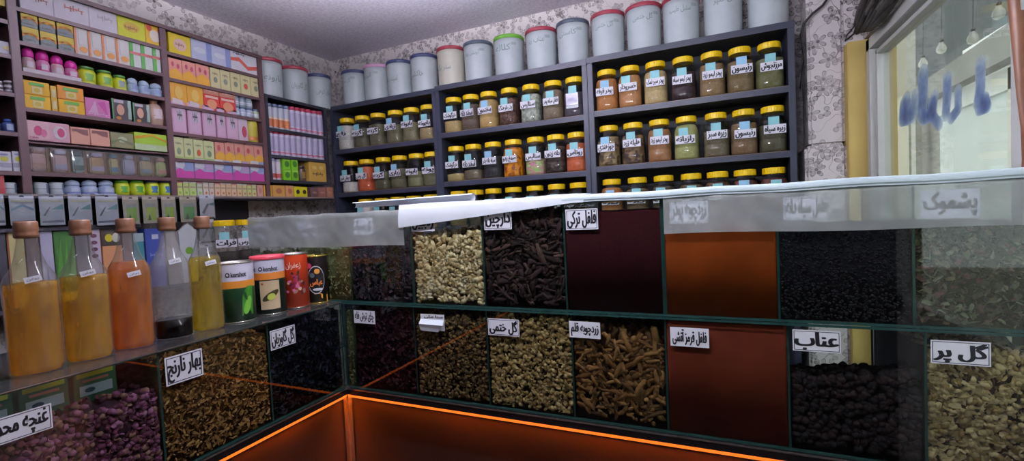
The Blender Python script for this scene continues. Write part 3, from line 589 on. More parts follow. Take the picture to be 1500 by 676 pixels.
for c in range(3):
    x0, x1 = [(29, 54), (56, 80), (82, 106)][c]
    yt = [17, 25, 32][c]
    loc, w, h = place(x0, x1, yt, .753)
    for r_ in range(2):
        carton(w-.002, h/2-.001, .12, '55605c', [('r', 0, .5, 1, 1, ['c0a82e', 'c4ac28'][r_]), ('p', [(0, .35), (.5, .7), (1, .3), (1, .5), (0, .55)], 'd88a2a'), ('s', .15, .12, .8, .3, '3c4440')],
               label='grey and yellow carton, %s of its stack, %s stack from the left' % (['bottom', 'top'][r_], ORD[c]), group='stacked grey and yellow cartons', loc=(loc[0], loc[1], .753+r_*h/2))
for k in range(4):
    a = 107+k*20.3; add_carton(a, a+20, 37+k*5.2, .753, 'd6d2cc', [('r', 0, 0, .16, 1, 'c87a4c'), ('e', .62, .2, .3, .1, 'd09048'), ('r', .3, .35, .85, .85, 'dedcd8')], label='tall white carton with orange spine, %s from the left' % ORD[k], group='white cartons with orange spines')
for k in range(3):
    a = 188.5+k*17; add_carton(a, a+16.5, 61+k*3.6, .753, 'd2d8d2', [('r', 0, 0, .3, 1, '4c9a3c'), ('r', 0, .5, 1, .6, 'b8605c')], label='white carton with green spine and thin red band, %s from the left' % ORD[k], group='white cartons with green spines')
# third shelf: pink bottles on a tray
loc, w, h = place(33, 117, 103, .636); mb = MB(); mb.box(-w/2, w/2, 0, .09, 0, .004, C('cfc6cc')); mb.box(-w/2, w/2, -.002, 0, 0, .016, C('cfc6cc')); mb.box(-w/2, w/2, .09, .092, 0, .016, C('cfc6cc')); mb.box(-w/2, -w/2+.002, 0, .09, 0, .016, C('cfc6cc')); mb.box(w/2-.002, w/2, 0, .09, 0, .016, C('cfc6cc'))
tag(mb.build('cardboard_tray', loc=(loc[0]+.004, loc[1], .636), rot=math.pi/2), 'shallow white cardboard tray holding the pink-capped bottles', 'tray')
for k, (a, b, yt) in enumerate(((33, 53, 67), (54, 75, 72), (76, 96, 79), (97, 117, 87))):
    add_bottle(a, b, yt, .640, 'c8a0a8' if k in (0, 2) else 'c878a4', 'd4349c', [('band', .08, .32, ['b8a090', 'b03c7c', 'c0a8b0', 'b03c7c'][k]), ('patch', .2, .42, 'd8ccd4')], kind='dome', label='pink-capped rounded bottle, %s from the left on the white tray' % ORD[k], group='pink-capped bottles', X=XL-.016)
for k, (a, b, yt) in enumerate(((118, 144, 97), (146, 168, 103), (169, 188, 110))):
    add_bottle(a, b, yt, .636, 'b8c428', '4a7a3a', [('patch', .2, .6, ['6a9a3c', '5c9440', '8898a0'][k]), ('band', .05, .12, 'c8d060')], kind='tub', label='yellow-green tub with green lid, %s from the left beside the pink bottles' % ORD[k], group='yellow-green tubs on the third shelf')
for k, (a, b, yt) in enumerate(((189, 205, 113), (206, 222, 117), (223, 241, 121))):
    add_bottle(a, b, yt, .636, 'a8bcd2', 'b4c6da', [('patch', .2, .5, '8898bc')], kind='dome', label='pale blue rounded bottle, %s from the left on the third shelf' % ORD[k], group='pale blue bottles on the third shelf')
# fourth shelf
loc, w, h = place(33, 72, 119, .497); loc2, w2, h2 = place(83, 122, 127, .497); ls, ws, hs = place(73, 82, 124, .497)
for q, (L0, W0, H0, nm) in enumerate(((loc, w, h, 'left'), (loc2, w2, h2, 'right'))):
    for r_ in range(2):
        carton(W0-.002, H0/2-.001, .1, ['dca814', 'd68c28'][q] if r_ == 1 else 'd8a818', [('r', .3, .1, .7, .62, 'd8cc90'), ('r', .22, .66, .78, .88, '4a9030'), ('e', .5, .35, .12, .16, 'c0a838')],
               label='orange-yellow carton with a green band, %s of the %s stack' % (['bottom', 'top'][r_], nm), group='orange-yellow cartons on the fourth shelf', loc=(L0[0], L0[1], .497+r_*H0/2))
carton(ws-.001, hs*.95, .1, 'd0a838', [('r', .2, .55, .8, .85, 'd8d0a0'), ('r', .2, .1, .8, .4, 'd8d0a0')], label='narrow yellow carton wedged between the two orange-yellow stacks', loc=ls)
add_carton(124, 160, 145, .497, 'c878a8', [('p', [(.1, .2), (.4, .9), (.5, .2)], 'd8a8cc'), ('p', [(.5, .8), (.8, .9), (.9, .1)], 'b84c94'), ('s', .1, .08, .9, .22, 'dcc0d8')], label='glossy pink carton left of the two hair dye cartons')
for k, (a, b) in enumerate(((163, 191), (194, 218))):
    add_carton(a, b, 146+k*6, .497, '2c282e', [('r', 0, 0, .06, 1, '4c8c4c'), ('r', .82, .1, 1, 1, '9ab0a4'), ('e', .5, .52, .34, .42, '1c1418'), ('e', .42, .5, .2, .26, 'c89c84'), ('r', .1, .82, .6, .96, 'b0a8b0'), ('e', .3, .1, .14, .08, 'b87c3c')], label='black hair dye carton with a dark-haired face, %s of the two' % ['left', 'right'][k], group='black hair dye cartons')
add_bottle(219, 243, 144, .497, 'b89c88', 'c48c6c', [('patch', .25, .6, 'd8c8cc')], kind='lotion', label='beige lotion bottle with tan cap at the end of the fourth shelf')
# fifth (thin) shelf
add_carton(38, 101, 179, .372, 'd8a8b4', [('r', .02, .06, .5, .94, 'deb8bc'), ('e', .25, .5, .1, .25, 'b04068'), ('e', .38, .4, .07, .2, 'c87090'), ('e', .75, .5, .16, .36, 'dcd0d4'), ('e', .78, .5, .09, .24, 'b04068'), ('s', .05, .08, .25, .2, '9c4068')], label='wide pink carton with dark pink flowers', d=.08)
for k, (a, b) in enumerate(((102.5, 131), (131.5, 160))):
    add_carton(a, b, 187+k*3, .372, 'd6a08c', [('p', [(.08, .9), (.9, .9), (.9, .55), (.6, .6), (.3, .75), (.08, .72)], '6c4440')], label='peach carton with a brown wave, %s of the pair' % ['left', 'right'][k], group='peach cartons', d=.08)
add_carton(161, 195, 195, .372, '7c7c58', [('e', .5, .55, .2, .2, 'b8c0a0'), ('p', [(0, .2), (.4, .5), (1, .2), (1, .35), (.4, .6), (0, .4)], '5c6440')], label='olive carton with a pale blot beside the green carton', d=.08)
add_carton(196, 246, 196, .372, '9cc03c', [('r', 0, 0, 1, .35, 'b8cc9c'), ('p', [(0, .6), (.5, .85), (1, .5), (1, .6), (.5, .95), (0, .75)], 'd0902c'), ('s', .2, .15, .6, .3, 'd8dcc8')], label='bright green carton at the right end of the thin shelf', d=.08)
# cellophane packs standing under the thin shelf
packs = [(39, 72, 'd8b4ac', 'b88878', 'pink soap'), (73, 103, 'dcb8b8', 'b8b4d0', 'rose soap and lilac wrap'), (103.5, 126, 'a0bcb8', '40605c', 'pale turquoise soap'), (127, 157, 'c8a478', 'c0b8cc', 'tan and lilac sachet'), (157.5, 176, 'c8c080', '6888a0', 'yellow and blue sachet'), (176.5, 201, 'b8b8cc', 'a8a8c0', 'lilac sachet'), (201.5, 226, 'c0b088', '90a0a0', 'beige sachet'), (226.5, 246, 'b4bc70', 'c89478', 'green and copper sachet')]
for k, (a, b, c1, c2, nm) in enumerate(packs):
    loc, w, h = place(a, b, 214+k*1.5, .247, XL-.02); h = min(h, .105)
    t = thing('cellophane_pack', 'shiny clear pack of %s, %s from the left' % (nm, ORD[k]), 'packet', loc, math.pi/2, 'cellophane packs under the thin shelf')
    mb = MB(); mb.box(-w*.34, w*.34, .006, .035, .006, h*.72, C(c1), bev=.005); mb.box(-w*.3, w*.3, .0035, .006, h*.15, h*.35, C(c2)); mb.box(-w*.26, w*.26, .004, .03, h*.74, h*.9, C(c2), bev=.003); mb.build('sachet', t)
    mb = MB(); n = 7
    V = []; 
    for j in range(n+1):
        for i in range(n+1):
            u, v = i/n, j/n; e = min(u, 1-u, v, 1-v)*4; V.append((-w/2+u*w, .002-.004*min(1, e)+random.uniform(-.002, .002), v*h))
    mb.add(V, [(j*(n+1)+i, j*(n+1)+i+1, (j+1)*(n+1)+i+1, (j+1)*(n+1)+i) for j in range(n) for i in range(n)], M_film2, True); mb.box(-w/2, w/2, .036, .038, 0, h, pbr('kraft_back', 'a8886c', .6, var=.1)); mb.build('wrapper', t)

# long shelf under the brown shelving
z0 = .159
add_carton(-8, 6, 257, z0, 'b04c4c', [('r', 0, 0, 1, .3, 'a83c44')], label='red carton at the left edge of the long shelf')
for k in range(4):
    a = 7+k*23; loc, w, h = place(a, a+22, 267, z0)
    t = thing('shrink_wrapped_roll', 'white and grey wrapped pack, %s from the left on the long shelf' % ORD[k], 'packet', (loc[0]-.03, loc[1], z0), math.pi/2, 'white and grey wrapped packs')
    mb = MB(); mb.lathe([(w*.42, 0), (w*.46, .004), (w*.46, h*.9), (w*.38, h)], C('b8c0c4'), seg=18, sq=3); mb.lathe([(w*.47, h*.42), (w*.47, h*.5)], C('9098a0'), seg=18, sq=3, capb=False, capt=False); mb.build('pack', t)
    mb = MB(); mb.lathe([(w*.475, .005), (w*.475, h*.88)], C('5c6c7c'), seg=4, sq=3, a0=-math.pi/2+.45, a1=-math.pi/2+.95); mb.build('dark_label', t)
for k, (a, b) in enumerate(((98, 122), (123, 147), (148, 171))):
    add_bottle(a, b, 263, z0, 'a8b8d4', 'b4c4dc', [('band', .06, .16, '7888b8'), ('patch', .2, .45, 'c0cce0')], kind='dome', label='pale blue rounded bottle, %s from the left on the long shelf' % ORD[k], group='pale blue bottles on the long shelf')
for k, (a, b) in enumerate(((172, 193), (194, 216), (217, 236), (237, 257))):
    add_bottle(a, b, 264, z0, 'bccc2c', '5c9c2c' if k < 2 else '4c4c78', [('patch', .18, .6, ['4c9034', '4c9034', '3c6c98', '3c6c98'][k])], kind='tub', label='yellow-green tub with %s lid and %s oval, %s of the four' % (['green', 'green', 'violet', 'violet'][k], ['green', 'green', 'blue', 'blue'][k], ORD[k]), group='yellow-green tubs on the long shelf')
small = [(258, 267, 'c4d07c'), (267.5, 276, 'bccc80'), (276.5, 287, 'b8cc84'), (288, 296, 'c8ccbc'), (297, 305, 'd4c8b8'), (305.5, 313, 'c8c0b4'), (314, 322, 'd8b89c'), (322.5, 330, 'd8bc98'), (330.5, 338, 'd4b490'), (338.5, 346, 'd8b898'), (346.5, 354, 'd4bc8c'), (354.5, 361, 'ccc490'), (361.5, 368, 'c4cc80'), (368.5, 375, 'c8cc88')]
for k, (a, b, c1) in enumerate(small):
    add_carton(a, b, 266+k*.35, z0, c1, [('r', .1, .55, .9, .68, 'a89878'), ('e', .5, .22, .22, .1, '8cb040' if k < 4 else 'b87858'), ('r', 0, .9, 1, 1, 'd8d4cc' if k % 3 else 'c88080')], label='small pale carton, %s from the left in the row past the green tubs' % ORD[k], group='small cartons in a row on the long shelf', d=.06)
for k, (a, b, c1, c2, nm) in enumerate(((376, 385, 'c89c8c', 'b88070', 'dusty pink'), (386, 398, 'd4a040', 'b87050', 'amber'), (399, 417, 'cc9c50', 'b06c50', 'golden brown'), (418, 430, 'd09868', 'b06848', 'peach brown'))):
    add_carton(a, b, 271+k*.4, z0, c1, [('e', .5, .5, .25, .25, c2)], label='%s carton with a rounded mark toward the right end of the long shelf' % nm, group='small amber cartons on the long shelf', d=.06)
add_carton(431, 450, 274, z0, 'd4cc20', [('e', .25, .5, .14, .22, '2c2c24'), ('e', .75, .5, .14, .22, '2c2c24')], label='yellow carton with two black dots near the end of the long shelf', d=.06)
for k, (a, b) in enumerate(((455, 465), (466, 477), (478, 488))): add_carton(a, b, 274.5, z0, ['5c4444', '8c5c50', '9c6c54'][k], [('s', .2, .3, .8, .6, 'b08c7c')], label='%s carton at the corner end of the long shelf' % ['dark brown', 'reddish brown', 'light brown'][k], group='brown cartons at the corner end of the long shelf', d=.05)

# hanging blister packs under the long shelf
def hang(px0, px1, py0, py1, face, items, label, group, X=XL+.012):
    a = onX(px0, py0, X); b = onX(px1, py1, X); zt = a[2]; zb = onX(px0, py1, X)[2]; w = b[1]-a[1]-.004; h = zt-zb
    t = thing('hanging_pack', label, 'packet', (X, (a[1]+b[1])/2, zb), math.pi/2, group)
    mb = MB(); mb.box(-w/2, w/2, 0, .003, 0, h, C(face), bev=.0008); art(mb, w, h, 0, items); mb.plate([(-.008, h*.9), (.008, h*.9), (.004, h*.95), (-.004, h*.95)], -.0006, .0005, C('3c3a44')); mb.build('card', t)
    mb = MB(); V = []; n = 6
    for j in range(n+1):
        for i in range(n+1): V.append((-w/2*1.02+i/n*w*1.02, -.003-.006*math.sin(i/n*math.pi)*math.sin(j/n*math.pi)+random.uniform(-.0012, .0012), j/n*h*.86))
    mb.add(V, [(j*(n+1)+i, j*(n+1)+i+1, (j+1)*(n+1)+i+1, (j+1)*(n+1)+i) for j in range(n) for i in range(n)], M_film2, True); mb.build('clear_cover', t)
for k, (a, b) in enumerate(((-14, 10), (11, 54), (55, 97), (98, 137), (138, 176))):
    hang(a, b, 284, 331, 'ccd2de', [('p', [(.05, .15), (.95, .1), (.95, .6), (.5, .42), (.05, .62)], 'b8c0cc'), ('p', [(.05, .08), (.95, .08), (.95, .16), (.05, .14)], '5c6478'), ('p', [(.45, .5), (.95, .68), (.95, .5)], '5c9ca0') if k > 1 else ('p', [(.05, .45), (.5, .6), (.95, .45), (.95, .52), (.5, .68), (.05, .52)], '6c9cb4'), ('p', [(.1, .3), (.35, .55), (.45, .6), (.2, .3)], '4c4450') if k > 1 else ('r', .05, .7, .95, .72, '8c98a8'), ('r', .08, .74, .92, .8, 'c8c8a8')],
         'silver pouch with %s, %s from the left under the long shelf' % ('a dark tool picture' if k > 1 else 'a blue wave', ORD[k]), 'silver pouches hanging under the long shelf')
for k, (a, b) in enumerate(((178, 206), (207, 234), (235, 260), (262, 290))):
    hang(a, b, 287, 329-k*1.0, 'b0a894', [('r', .2, .1, .85, .72, ['7ca830', '9cb82c', '8cb42c', '3c9434'][k]), ('r', .2, .58, .85, .72, '909494'), ('p', [(.25, .1), (.4, .35), (.5, .12)], '3c4830')], 'beige pouch with a %s picture, %s of the four beside the silver pouches' % (['leaf green', 'yellow-green', 'lime', 'deep green'][k], ORD[k]), 'green pouches hanging under the long shelf')
for k, (y0, y1) in enumerate(((286, 321), (322, 357), (358, 396))):
    hang(291, 316, y0, y1, 'b8bcc8', [('r', .05, .0, .95, .07, '2c2c34'), ('p', [(.1, .25), (.5, .65), (.6, .6), (.25, .2)], '2c3038'), ('p', [(.45, .6), (.95, .7), (.95, .55)], '3c6c70')], 'white blister card with a dark tool, %s of the hanging column' % ['top', 'middle', 'bottom'][k], 'white blister cards hanging in a column', X=XL+.016)

# low shelf: posters and boxes seen between the oil bottles
z1 = -.279
def low(px0, px1, pyt, col, items, label, d=.06, h=None, cat='box', name='carton'):
    loc, w, hh = place(px0, px1, pyt, z1); return carton(w-.002, (hh if h is None else h), d, col, items, loc=loc, label=label, cat=cat, name=name)
low(-6, 7, 338, '3c3a44', [], 'dark carton at the left edge behind the oil bottles')
low(8, 34, 336, 'c8bc84', [('r', 0, 0, .1, 1, '8a4c34'), ('s', .35, .5, .6, .62, '9c9878')], 'tall cream carton with a brown spine behind the first bottles')
low(35, 56, 338, '5c4c4c', [], 'dark brown carton behind the second bottle cap')
low(57, 76, 337, 'bcb8d0', [('p', [(.2, .1), (.4, .5), (.5, .3), (.6, .1)], '7c80a8')], 'pale lilac carton beside the grass picture')
low(77, 108, 338, '3c6a30', [('p', [(.0, .3), (.3, .9), (.35, .3), (.6, .95), (.62, .3), (.9, .85), (1, .2)], '548c3c'), ('r', 0, 0, 1, .12, 'c8c8cc')], 'green carton with a picture of grass')
low(109, 128, 345, '6c6870', [], 'grey carton between the grass picture and the dark-spotted one')
low(129, 146, 336, 'c8bccc', [('e', .4, .9, .3, .03, '5c3848'), ('e', .4, .8, .3, .03, '5c3848'), ('e', .4, .7, .3, .03, '5c3848'), ('e', .4, .6, .3, .03, '5c3848')], 'white carton with a column of dark spots')
low(147, 177, 333, 'd09468', [('r', 0, .72, 1, 1, '3c3430'), ('e', .35, .84, .2, .06, 'd8cc3c'), ('e', .7, .84, .2, .07, 'd8d8cc'), ('r', 0, .0, 1, .35, 'c4c8d0')], 'orange carton with yellow and white flowers')
low(178, 193, 340, '7c6c6c', [], 'dull mauve carton behind the third bottle')
low(194, 210, 342, '3c7c84', [('r', 0, .85, 1, 1, 'a0b4b8')], 'teal carton left of the blue one')
low(211, 239, 335, '3c4c94', [('r', .35, .82, .7, .9, 'c8ccdc'), ('s', .2, .5, .9, .6, '8c98c8')], 'blue carton behind the dark-bottomed bottle')
low(242, 262, 340, '8c8480', [], 'grey-brown carton behind the bottle necks')
loc, w, h = place(263, 282, 336, z1)
mb = MB(); mb.plate([(-.035, 0), (.035, 0), (.045, .26), (0, .30), (-.045, .26)], 0, .012, C('c4c8cc')); mb.plate([(.018*math.cos(a*.4), .16+.018*math.sin(a*.4)) for a in range(16)], -.012, .001, C('6c9c34')); tag(mb.build('paper_pouch', loc=loc, rot=math.pi/2), 'white paper pouch with a small green round mark', 'packet')

# right column
g2 = 'cartons on the top shelf of the right column'
add_carton(246, 278, 51, .868, 'd4bc28', [('e', .5, .5, .3, .3, 'd8b8a8'), ('s', .3, .4, .7, .6, '9c5c4c')], label='yellow carton with pink oval, first on the right column top shelf', group=g2)
for k, (a, b) in enumerate(((279, 308), (309, 336))): add_carton(a, b, 60+k*9, .868, 'c0c4dc', [('r', .75, 0, 1, 1, '8c98c8'), ('s', .2, .4, .65, .65, '5c5c70'), ('e', .4, .5, .3, .15, 'd4d8e4')], label='pale blue carton with dark print, %s of the pair on the top shelf' % ['left', 'right'][k], group=g2)
add_carton(337, 377, 78, .868, 'd8d4dc', [('p', [(0, .6), (.3, .7), (.6, .35), (1, .5), (1, .3), (.6, .15), (.3, .5), (0, .45)], 'c85c50'), ('s', .1, .8, .5, .92, '4c4c54')], label='white carton with a red wave at the right end of the top shelf', group=g2)
for k in range(3):
    a = 246+k*20; add_carton(a, a+19.5, 86+k*4.6, .740, 'd89484', [('p', [(0, 0), (1, 0), (1, .3), (.5, .55), (0, .35)], 'd8a038'), ('e', .3, .72, .1, .12, 'a8405c'), ('e', .7, .66, .1, .12, 'a8405c')], label='pink and orange flowered carton, %s of three, right column' % ORD[k], group='pink and orange flowered cartons')
for k in range(5):
    a = 307+k*14.8; add_carton(a, a+14.4, 100+k*3.3, .740, 'ccc494', [('s', .25, .65, .75, .8, '6c6450'), ('e', .5, .42, .2, .14, '7c8470' if k != 3 else 'b84c3c')], label='cream carton with a %s mark, %s of five' % ('grey-green' if k != 3 else 'red', ORD[k]), group='cream cartons of the second shelf, right column')
for k, (a, b) in enumerate(((248, 272), (273, 296))): 
    loc, w, h = place(a, b, 117+k*6, .614)
    mb = MB(); mb.plate([(-w/2, .005), (-w*.4, 0), (w*.4, 0), (w/2, .005), (w/2, h*.9), (w*.35, h), (-w*.35, h), (-w/2, h*.92)], 0, .03, C('d49c38')); mb.plate([(w*.25*math.cos(q*.4), h*.5+h*.25*math.sin(q*.4)) for q in range(16)], -.03, .001, C('dcb860')); mb.plate([(-w*.4, h*.06), (w*.2, h*.06), (w*.2, h*.2), (-w*.4, h*.26)], -.03, .001, C('d8ccd0'))
    tag(mb.build('orange_pouch', loc=(loc[0]-.03, loc[1], .614), rot=math.pi/2), 'orange pouch with a round picture, %s of the pair' % ['left', 'right'][k], 'packet', 'orange pouches')
for k, (a, b) in enumerate(((297, 320), (320.5, 344))):
    loc, w, h = place(a, b, 127+k*5, .606); 
    carton(w-.001, h*.62, .09, 'c03c38', [('e', .5, .42, .32, .3, 'd89470'), ('r', .1, .78, .9, .92, 'd8c0b0')], label='red carton with a peach oval, %s of the pair' % ['left', 'right'][k], group='red cartons', loc=(loc[0], loc[1], .614))
    carton(w-.001, h*.30, .09, 'b87c68', [('s', .2, .3, .8, .6, 'd8b8a8')], label='flat tan carton lying on the %s red carton' % ['left', 'right'][k], group='flat tan cartons', loc=(loc[0], loc[1], .614+h*.625))
for k, (a, b) in enumerate(((345, 352), (353, 361), (362, 371), (372, 380))):
    for r_ in range(2 if k < 3 else 1):
        loc, w, h = place(a, b, 140+k*2, .614); hh = h/2
        bottle(w-.001, hh-.001, ['a8b4c8', '98a8b4'][r_] if k < 3 else '9cac8c', ['5c708c', 'b8c4d4'][r_], [('band', .2, .5, 'd0d4dc')], kind='tub', name='small_jar', label='tiny blue-grey jar, %s layer, %s column of the huddle by the upright' % (['bottom', 'top'][r_], ORD[k]), cat='jar', group='tiny blue-grey jars', loc=(loc[0]-.02, loc[1], .614+r_*hh))
for k, (a, b) in enumerate(((250, 271), (273, 293), (295, 314), (315.5, 329), (330, 347))):
    add_carton(a, b, 148+k*3.2, .475, 'd0a4bc', [('r', .1, .06, .9, .94, 'd4b0c8'), ('r', .34, .38, .75, .74, 'c8c0c8'), ('s', .36, .4, .72, .72, '3c343c')], label='pink carton with a dark printed square, %s of five' % ORD[k], group='pink cartons of the right column')
add_carton(348, 362, 173, .475, 'd0bcc8', [('e', .6, .4, .25, .25, 'b04458')], label='white and crimson carton beside the pink cartons')
mb = MB(); loc, w, h = place(363, 381, 176, .475); mb.lathe([(w*.48, 0), (w*.5, .002), (w*.5, h-.003), (w*.48, h)], C('b4a83c'), seg=24); mb.lathe([(w*.505, h*.1), (w*.505, h*.24)], C('b86c3c'), seg=24, capb=False, capt=False); tag(mb.build('tin', loc=(loc[0]-w/2, loc[1], .475), rot=0), 'round yellow-green tin at the right end of the pink cartons', 'tin')
for k, (a, b) in enumerate(((253, 268), (268.5, 282), (282.5, 297), (297.5, 313))):
    add_carton(a, b, 201+k*2, .345, 'c8cc98', [('s', .2, .65, .8, .78, '5c6450'), ('e', .5, .35, .2, .16, '6c7c60' if k != 2 else 'c0603c'), ('r', 0, 0, 1, .1, '9cb468')], label='pale green carton with a %s mark, %s of four' % ('dark' if k != 2 else 'red flower', ORD[k]), group='pale green cartons')
for k in range(5):
    a = 314+k*14.4; add_carton(a, a+14, 208.5+k*1.6, .345, 'cc9080', [('p', [(0, 0), (1, 0), (1, .4), (.5, .55), (0, .35)], 'd8a440'), ('e', .4, .7, .16, .14, 'a84c4c')], label='orange and pink carton, %s of five next to the pale green ones' % ORD[k], group='orange and pink cartons of the fifth shelf')
loc, w, h = place(276, 298, 195, .345); l2 = place(276, 298, 205, .345); carton(w, .014, .08, 'c8a09c', [], label='thin dusty pink carton lying on the pale green cartons', loc=(loc[0], loc[1], .345+place(280, 296, 205, .345)[2]+.004))
for k, (a, b) in enumerate(((306, 330), (331, 357), (358, 384))):
    loc, w, h = place(a, b, 200, .345); zt = .345+place(314+k*25, 330+k*22, 208.5+k*3.5, .345)[2]+.003; carton(w-.003, .014, .08, 'b88880', [], label='thin brownish pink carton lying flat, %s of three' % ORD[k], group='thin cartons lying on the fifth shelf row', loc=(loc[0], loc[1], zt))
for k, (a, b) in enumerate(((255, 283), (284, 312), (313, 339), (340, 364.5), (365.5, 390))):
    add_carton(a, b, 232+k*1.0, .248, 'a8a8c8', [('r', 0, 0, 1, .36, 'c04c9c'), ('p', [(0, .36), (.25, .5), (.5, .36)], 'c04c9c'), ('p', [(.02, .55), (.4, .45), (.5, .6), (.5, .98), (.02, .98)], 'ccd0d4'), ('s', .1, .72, .42, .85, '5c5860'), ('r', .55, .45, .98, .95, ['8ca0c8', 'b8a0c4'][k % 2])], label='blue, white and magenta carton, %s of five on the lowest shelf' % ORD[k], group='magenta-footed cartons')

# corner cabinet
for k in range(4):
    add_bottle(392.5+k*8.3, 400.3+k*8.3, 151+k*1.3, .575, 'b4b8c4', '5c6c84', [('band', .08, .38, 'b8683c'), ('band', .38, .46, 'd8c0a8')], kind='tube', name='spray_can', label='spray can with blue top and orange picture, %s of four' % ORD[k], cat='can', group='orange-footed spray cans')
for k in range(6):
    add_bottle(426+k*8.1, 433.6+k*8.1, 156+k*1.4, .575, 'c8c0d4', 'b84058', [('band', .2, .75, 'b0a8c4'), ('band', .1, .16, 'c06c84')], kind='tube', name='spray_can', label='slim white can with crimson cap, upper shelf, %s of six' % ORD[k], cat='can', group='crimson-capped cans on the upper shelf')
for k in range(10):
    add_bottle(394+k*8.2, 401.8+k*8.2, 190+k*.9, .413, 'c8c0d4', 'b84058', [('band', .2, .75, 'b0a8c4'), ('band', .1, .16, 'c06c84')], kind='tube', name='spray_can', label='slim white can with crimson cap, middle shelf, %s of ten' % ORD[k], cat='can', group='crimson-capped cans on the middle shelf')
for k, (a, b) in enumerate(((397, 405), (406, 413))): add_bottle(a, b, 232+k, .262, 'd0c8d0', 'c0c0d0', [('band', .1, .3, 'b04c48')], kind='tube', name='spray_can', label='white can with red foot on the lowest corner shelf, %s of two' % ['left', 'right'][k], cat='can', group='white cans on the lowest corner shelf')
for r_ in range(2):
    for k, (a, b) in enumerate(((414, 425), (426, 436))):
        loc, w, h = place(a, b, 232.5, .262); carton(w-.001, h/2-.001, .07, '7cc02c', [('e', .5, .5, .32, .28, '3c6c24'), ('r', .1, .8, .9, .92, 'a8d060')], label='lime green carton, %s row %s, on the lowest corner shelf' % (['lower', 'upper'][r_], ['left', 'right'][k]), group='lime green cartons', loc=(loc[0], loc[1], .262+r_*h/2))
add_bottle(440, 450, 243, .262, '4c3c34', '3c3430', [('patch', .2, .6, '9c7c3c')], kind='tub', label='small dark brown jar between the lime and the honey-coloured cartons', name='small_jar', cat='jar')
add_carton(452, 477, 238, .262, 'c8a04c', [('e', .3, .72, .14, .1, 'd8c070'), ('e', .7, .72, .14, .1, 'd8c070'), ('s', .2, .3, .8, .5, '4c3828')], label='honey-coloured carton with dark print in the corner cabinet', topc='c88c3c')

# ================================================================== GLASS COUNTER
CY, CX = 1.25, -1.2375; DEP = .40
zB, zM, zT = -.600, -.292, .020
def case(name, label, origin, rot, x0, x1, z0, z1, divs, cat='display case', wide=()):
    t = thing(name, label, cat, origin, rot); g = .006; bpy.context.view_layer.update()
    def pane(nm, a, b, c, d, e, f, ax): mb = MB(); mb.box(a, b, c, d, e, f, M_glass, side=M_gedge, axis=ax); mb.build(nm, t)
    pane('front_pane', x0, x1, 0, g*.7, z0+g, z1-g, 'y'); pane('back_pane', x0, x1, DEP-g, DEP, z0+g, z1-g, 'y')
    pane('bottom_pane', x0, x1, 0, DEP, z0, z0+g, 'z'); pane('top_pane', x0, x1, -.004, DEP, z1-g, z1, 'z')
    if rot: t.children[-1].data.materials[0] = glass('dusty_counter_glass', 'dcdcdc', .06, 1.6, haze=.22, hazecol='8c8c90', hz_scale=14); mb = MB(); mb.box(x0, CY-.01, -.0055, -.004, z1-.003, z1-.0005, M_bright); mb.build('edge_trim', t)
    for d in divs:
        w = .010 if d in wide else .005
        pane('divider', d-w/2, d+w/2, g*.7, DEP-g, z0+g, z1-g, 'x')
    return t
UP = [-1.688, -1.44, -1.19, -.925, -.662, -.402, -.137, .122, .375, .588]
LO = [-1.688, -1.232, -1.195, -.932, -.663, -.393, -.139, .138, .393, .588]
c_up = case('glass_display_case', 'upper glass spice case with film-covered ends, standing on the lower one', (0, CY, 0), 0, -1.692, .592, zM+.0005, zT, UP, wide=(-.137, -.925))
c_lo = case('glass_display_case', 'lower glass spice case facing the room above the orange light', (0, CY, 0), 0, CX, .592, zB, zM, LO[1:])
c_le = case('glass_display_case', 'low glass spice case on the left carrying the oil bottles and cans', (CX, 0, 0), math.pi/2, -.24, CY+DEP, zB, zM, [-.237, .06, .36, .657, .953, 1.246, 1.646])

def case_label(case_, word, x0, x1, z0, z1, tilt=0, border=True):
    w, h = x1-x0, z1-z0; mb = label_mb(word, w, h, 0, border); o = mb.build('label', case_, loc=((x0+x1)/2, -.0005, (z0+z1)/2)); o.rotation_euler = (0, tilt, 0); return o
for w_, a, b, z0_, z1_, bd_ in (('زیره سبز', -1.669, -1.585, -.055, 0, False), ('آویشن', -1.426, -1.335, -.056, .001, True), ('گل پسوگ', -1.158, -1.076, -.054, 0, False), ('زنجبیل', -.918, -.828, -.050, .012, False), ('دارچین', -.650, -.560, -.052, .009, True),
                       ('فلفل ترکی', -.394, -.303, -.059, -.002, True), ('زردچوبه پودر', -.117, -.028, -.050, .003, True), ('فلفل سیاه دانه', .135, .224, -.050, .002, True), ('پشموک', .386, .481, -.057, .002, False)):
    case_label(c_up, w_, a, b, z0_, z1_, border=bd_)
for w_, a, b, z0_, z1_, bd_ in (('چای ترش فله', -1.183, -1.090, -.364, -.319, False), ('گل ختمی', -.655, -.552, -.372, -.321, True), ('زردچوبه قلم', -.397, -.309, -.362, -.316, False), ('فلفل قرمز آتشی', -.126, -.034, -.366, -.317, False), ('عناب', .147, .241, -.357, -.307, True), ('گل پر', .400, .496, -.364, -.314, True)):
    case_label(c_lo, w_, a, b, z0_, z1_, border=bd_)
for w_, a, b, z0_, z1_ in (('غنچه محمدی', .345, .457, -.400, -.345), ('بهار نارنج', .668, .757, -.395, -.320), ('گل گاوزبان', .957, 1.046, -.392, -.328)):
    case_label(c_le, w_, a, b, z0_+.01, z1_+.005)
mb = MB(); mb.box(-.045, .045, -.001, 0, -.026, .026, M_label); V = [(-.044, -.002, .010), (.044, -.002, .010), (.046, -.012, -.006), (-.046, -.012, -.004), (-.048, -.010, -.006), (.040, -.010, -.008), (.022, -.004, -.030), (-.044, -.005, -.027)]
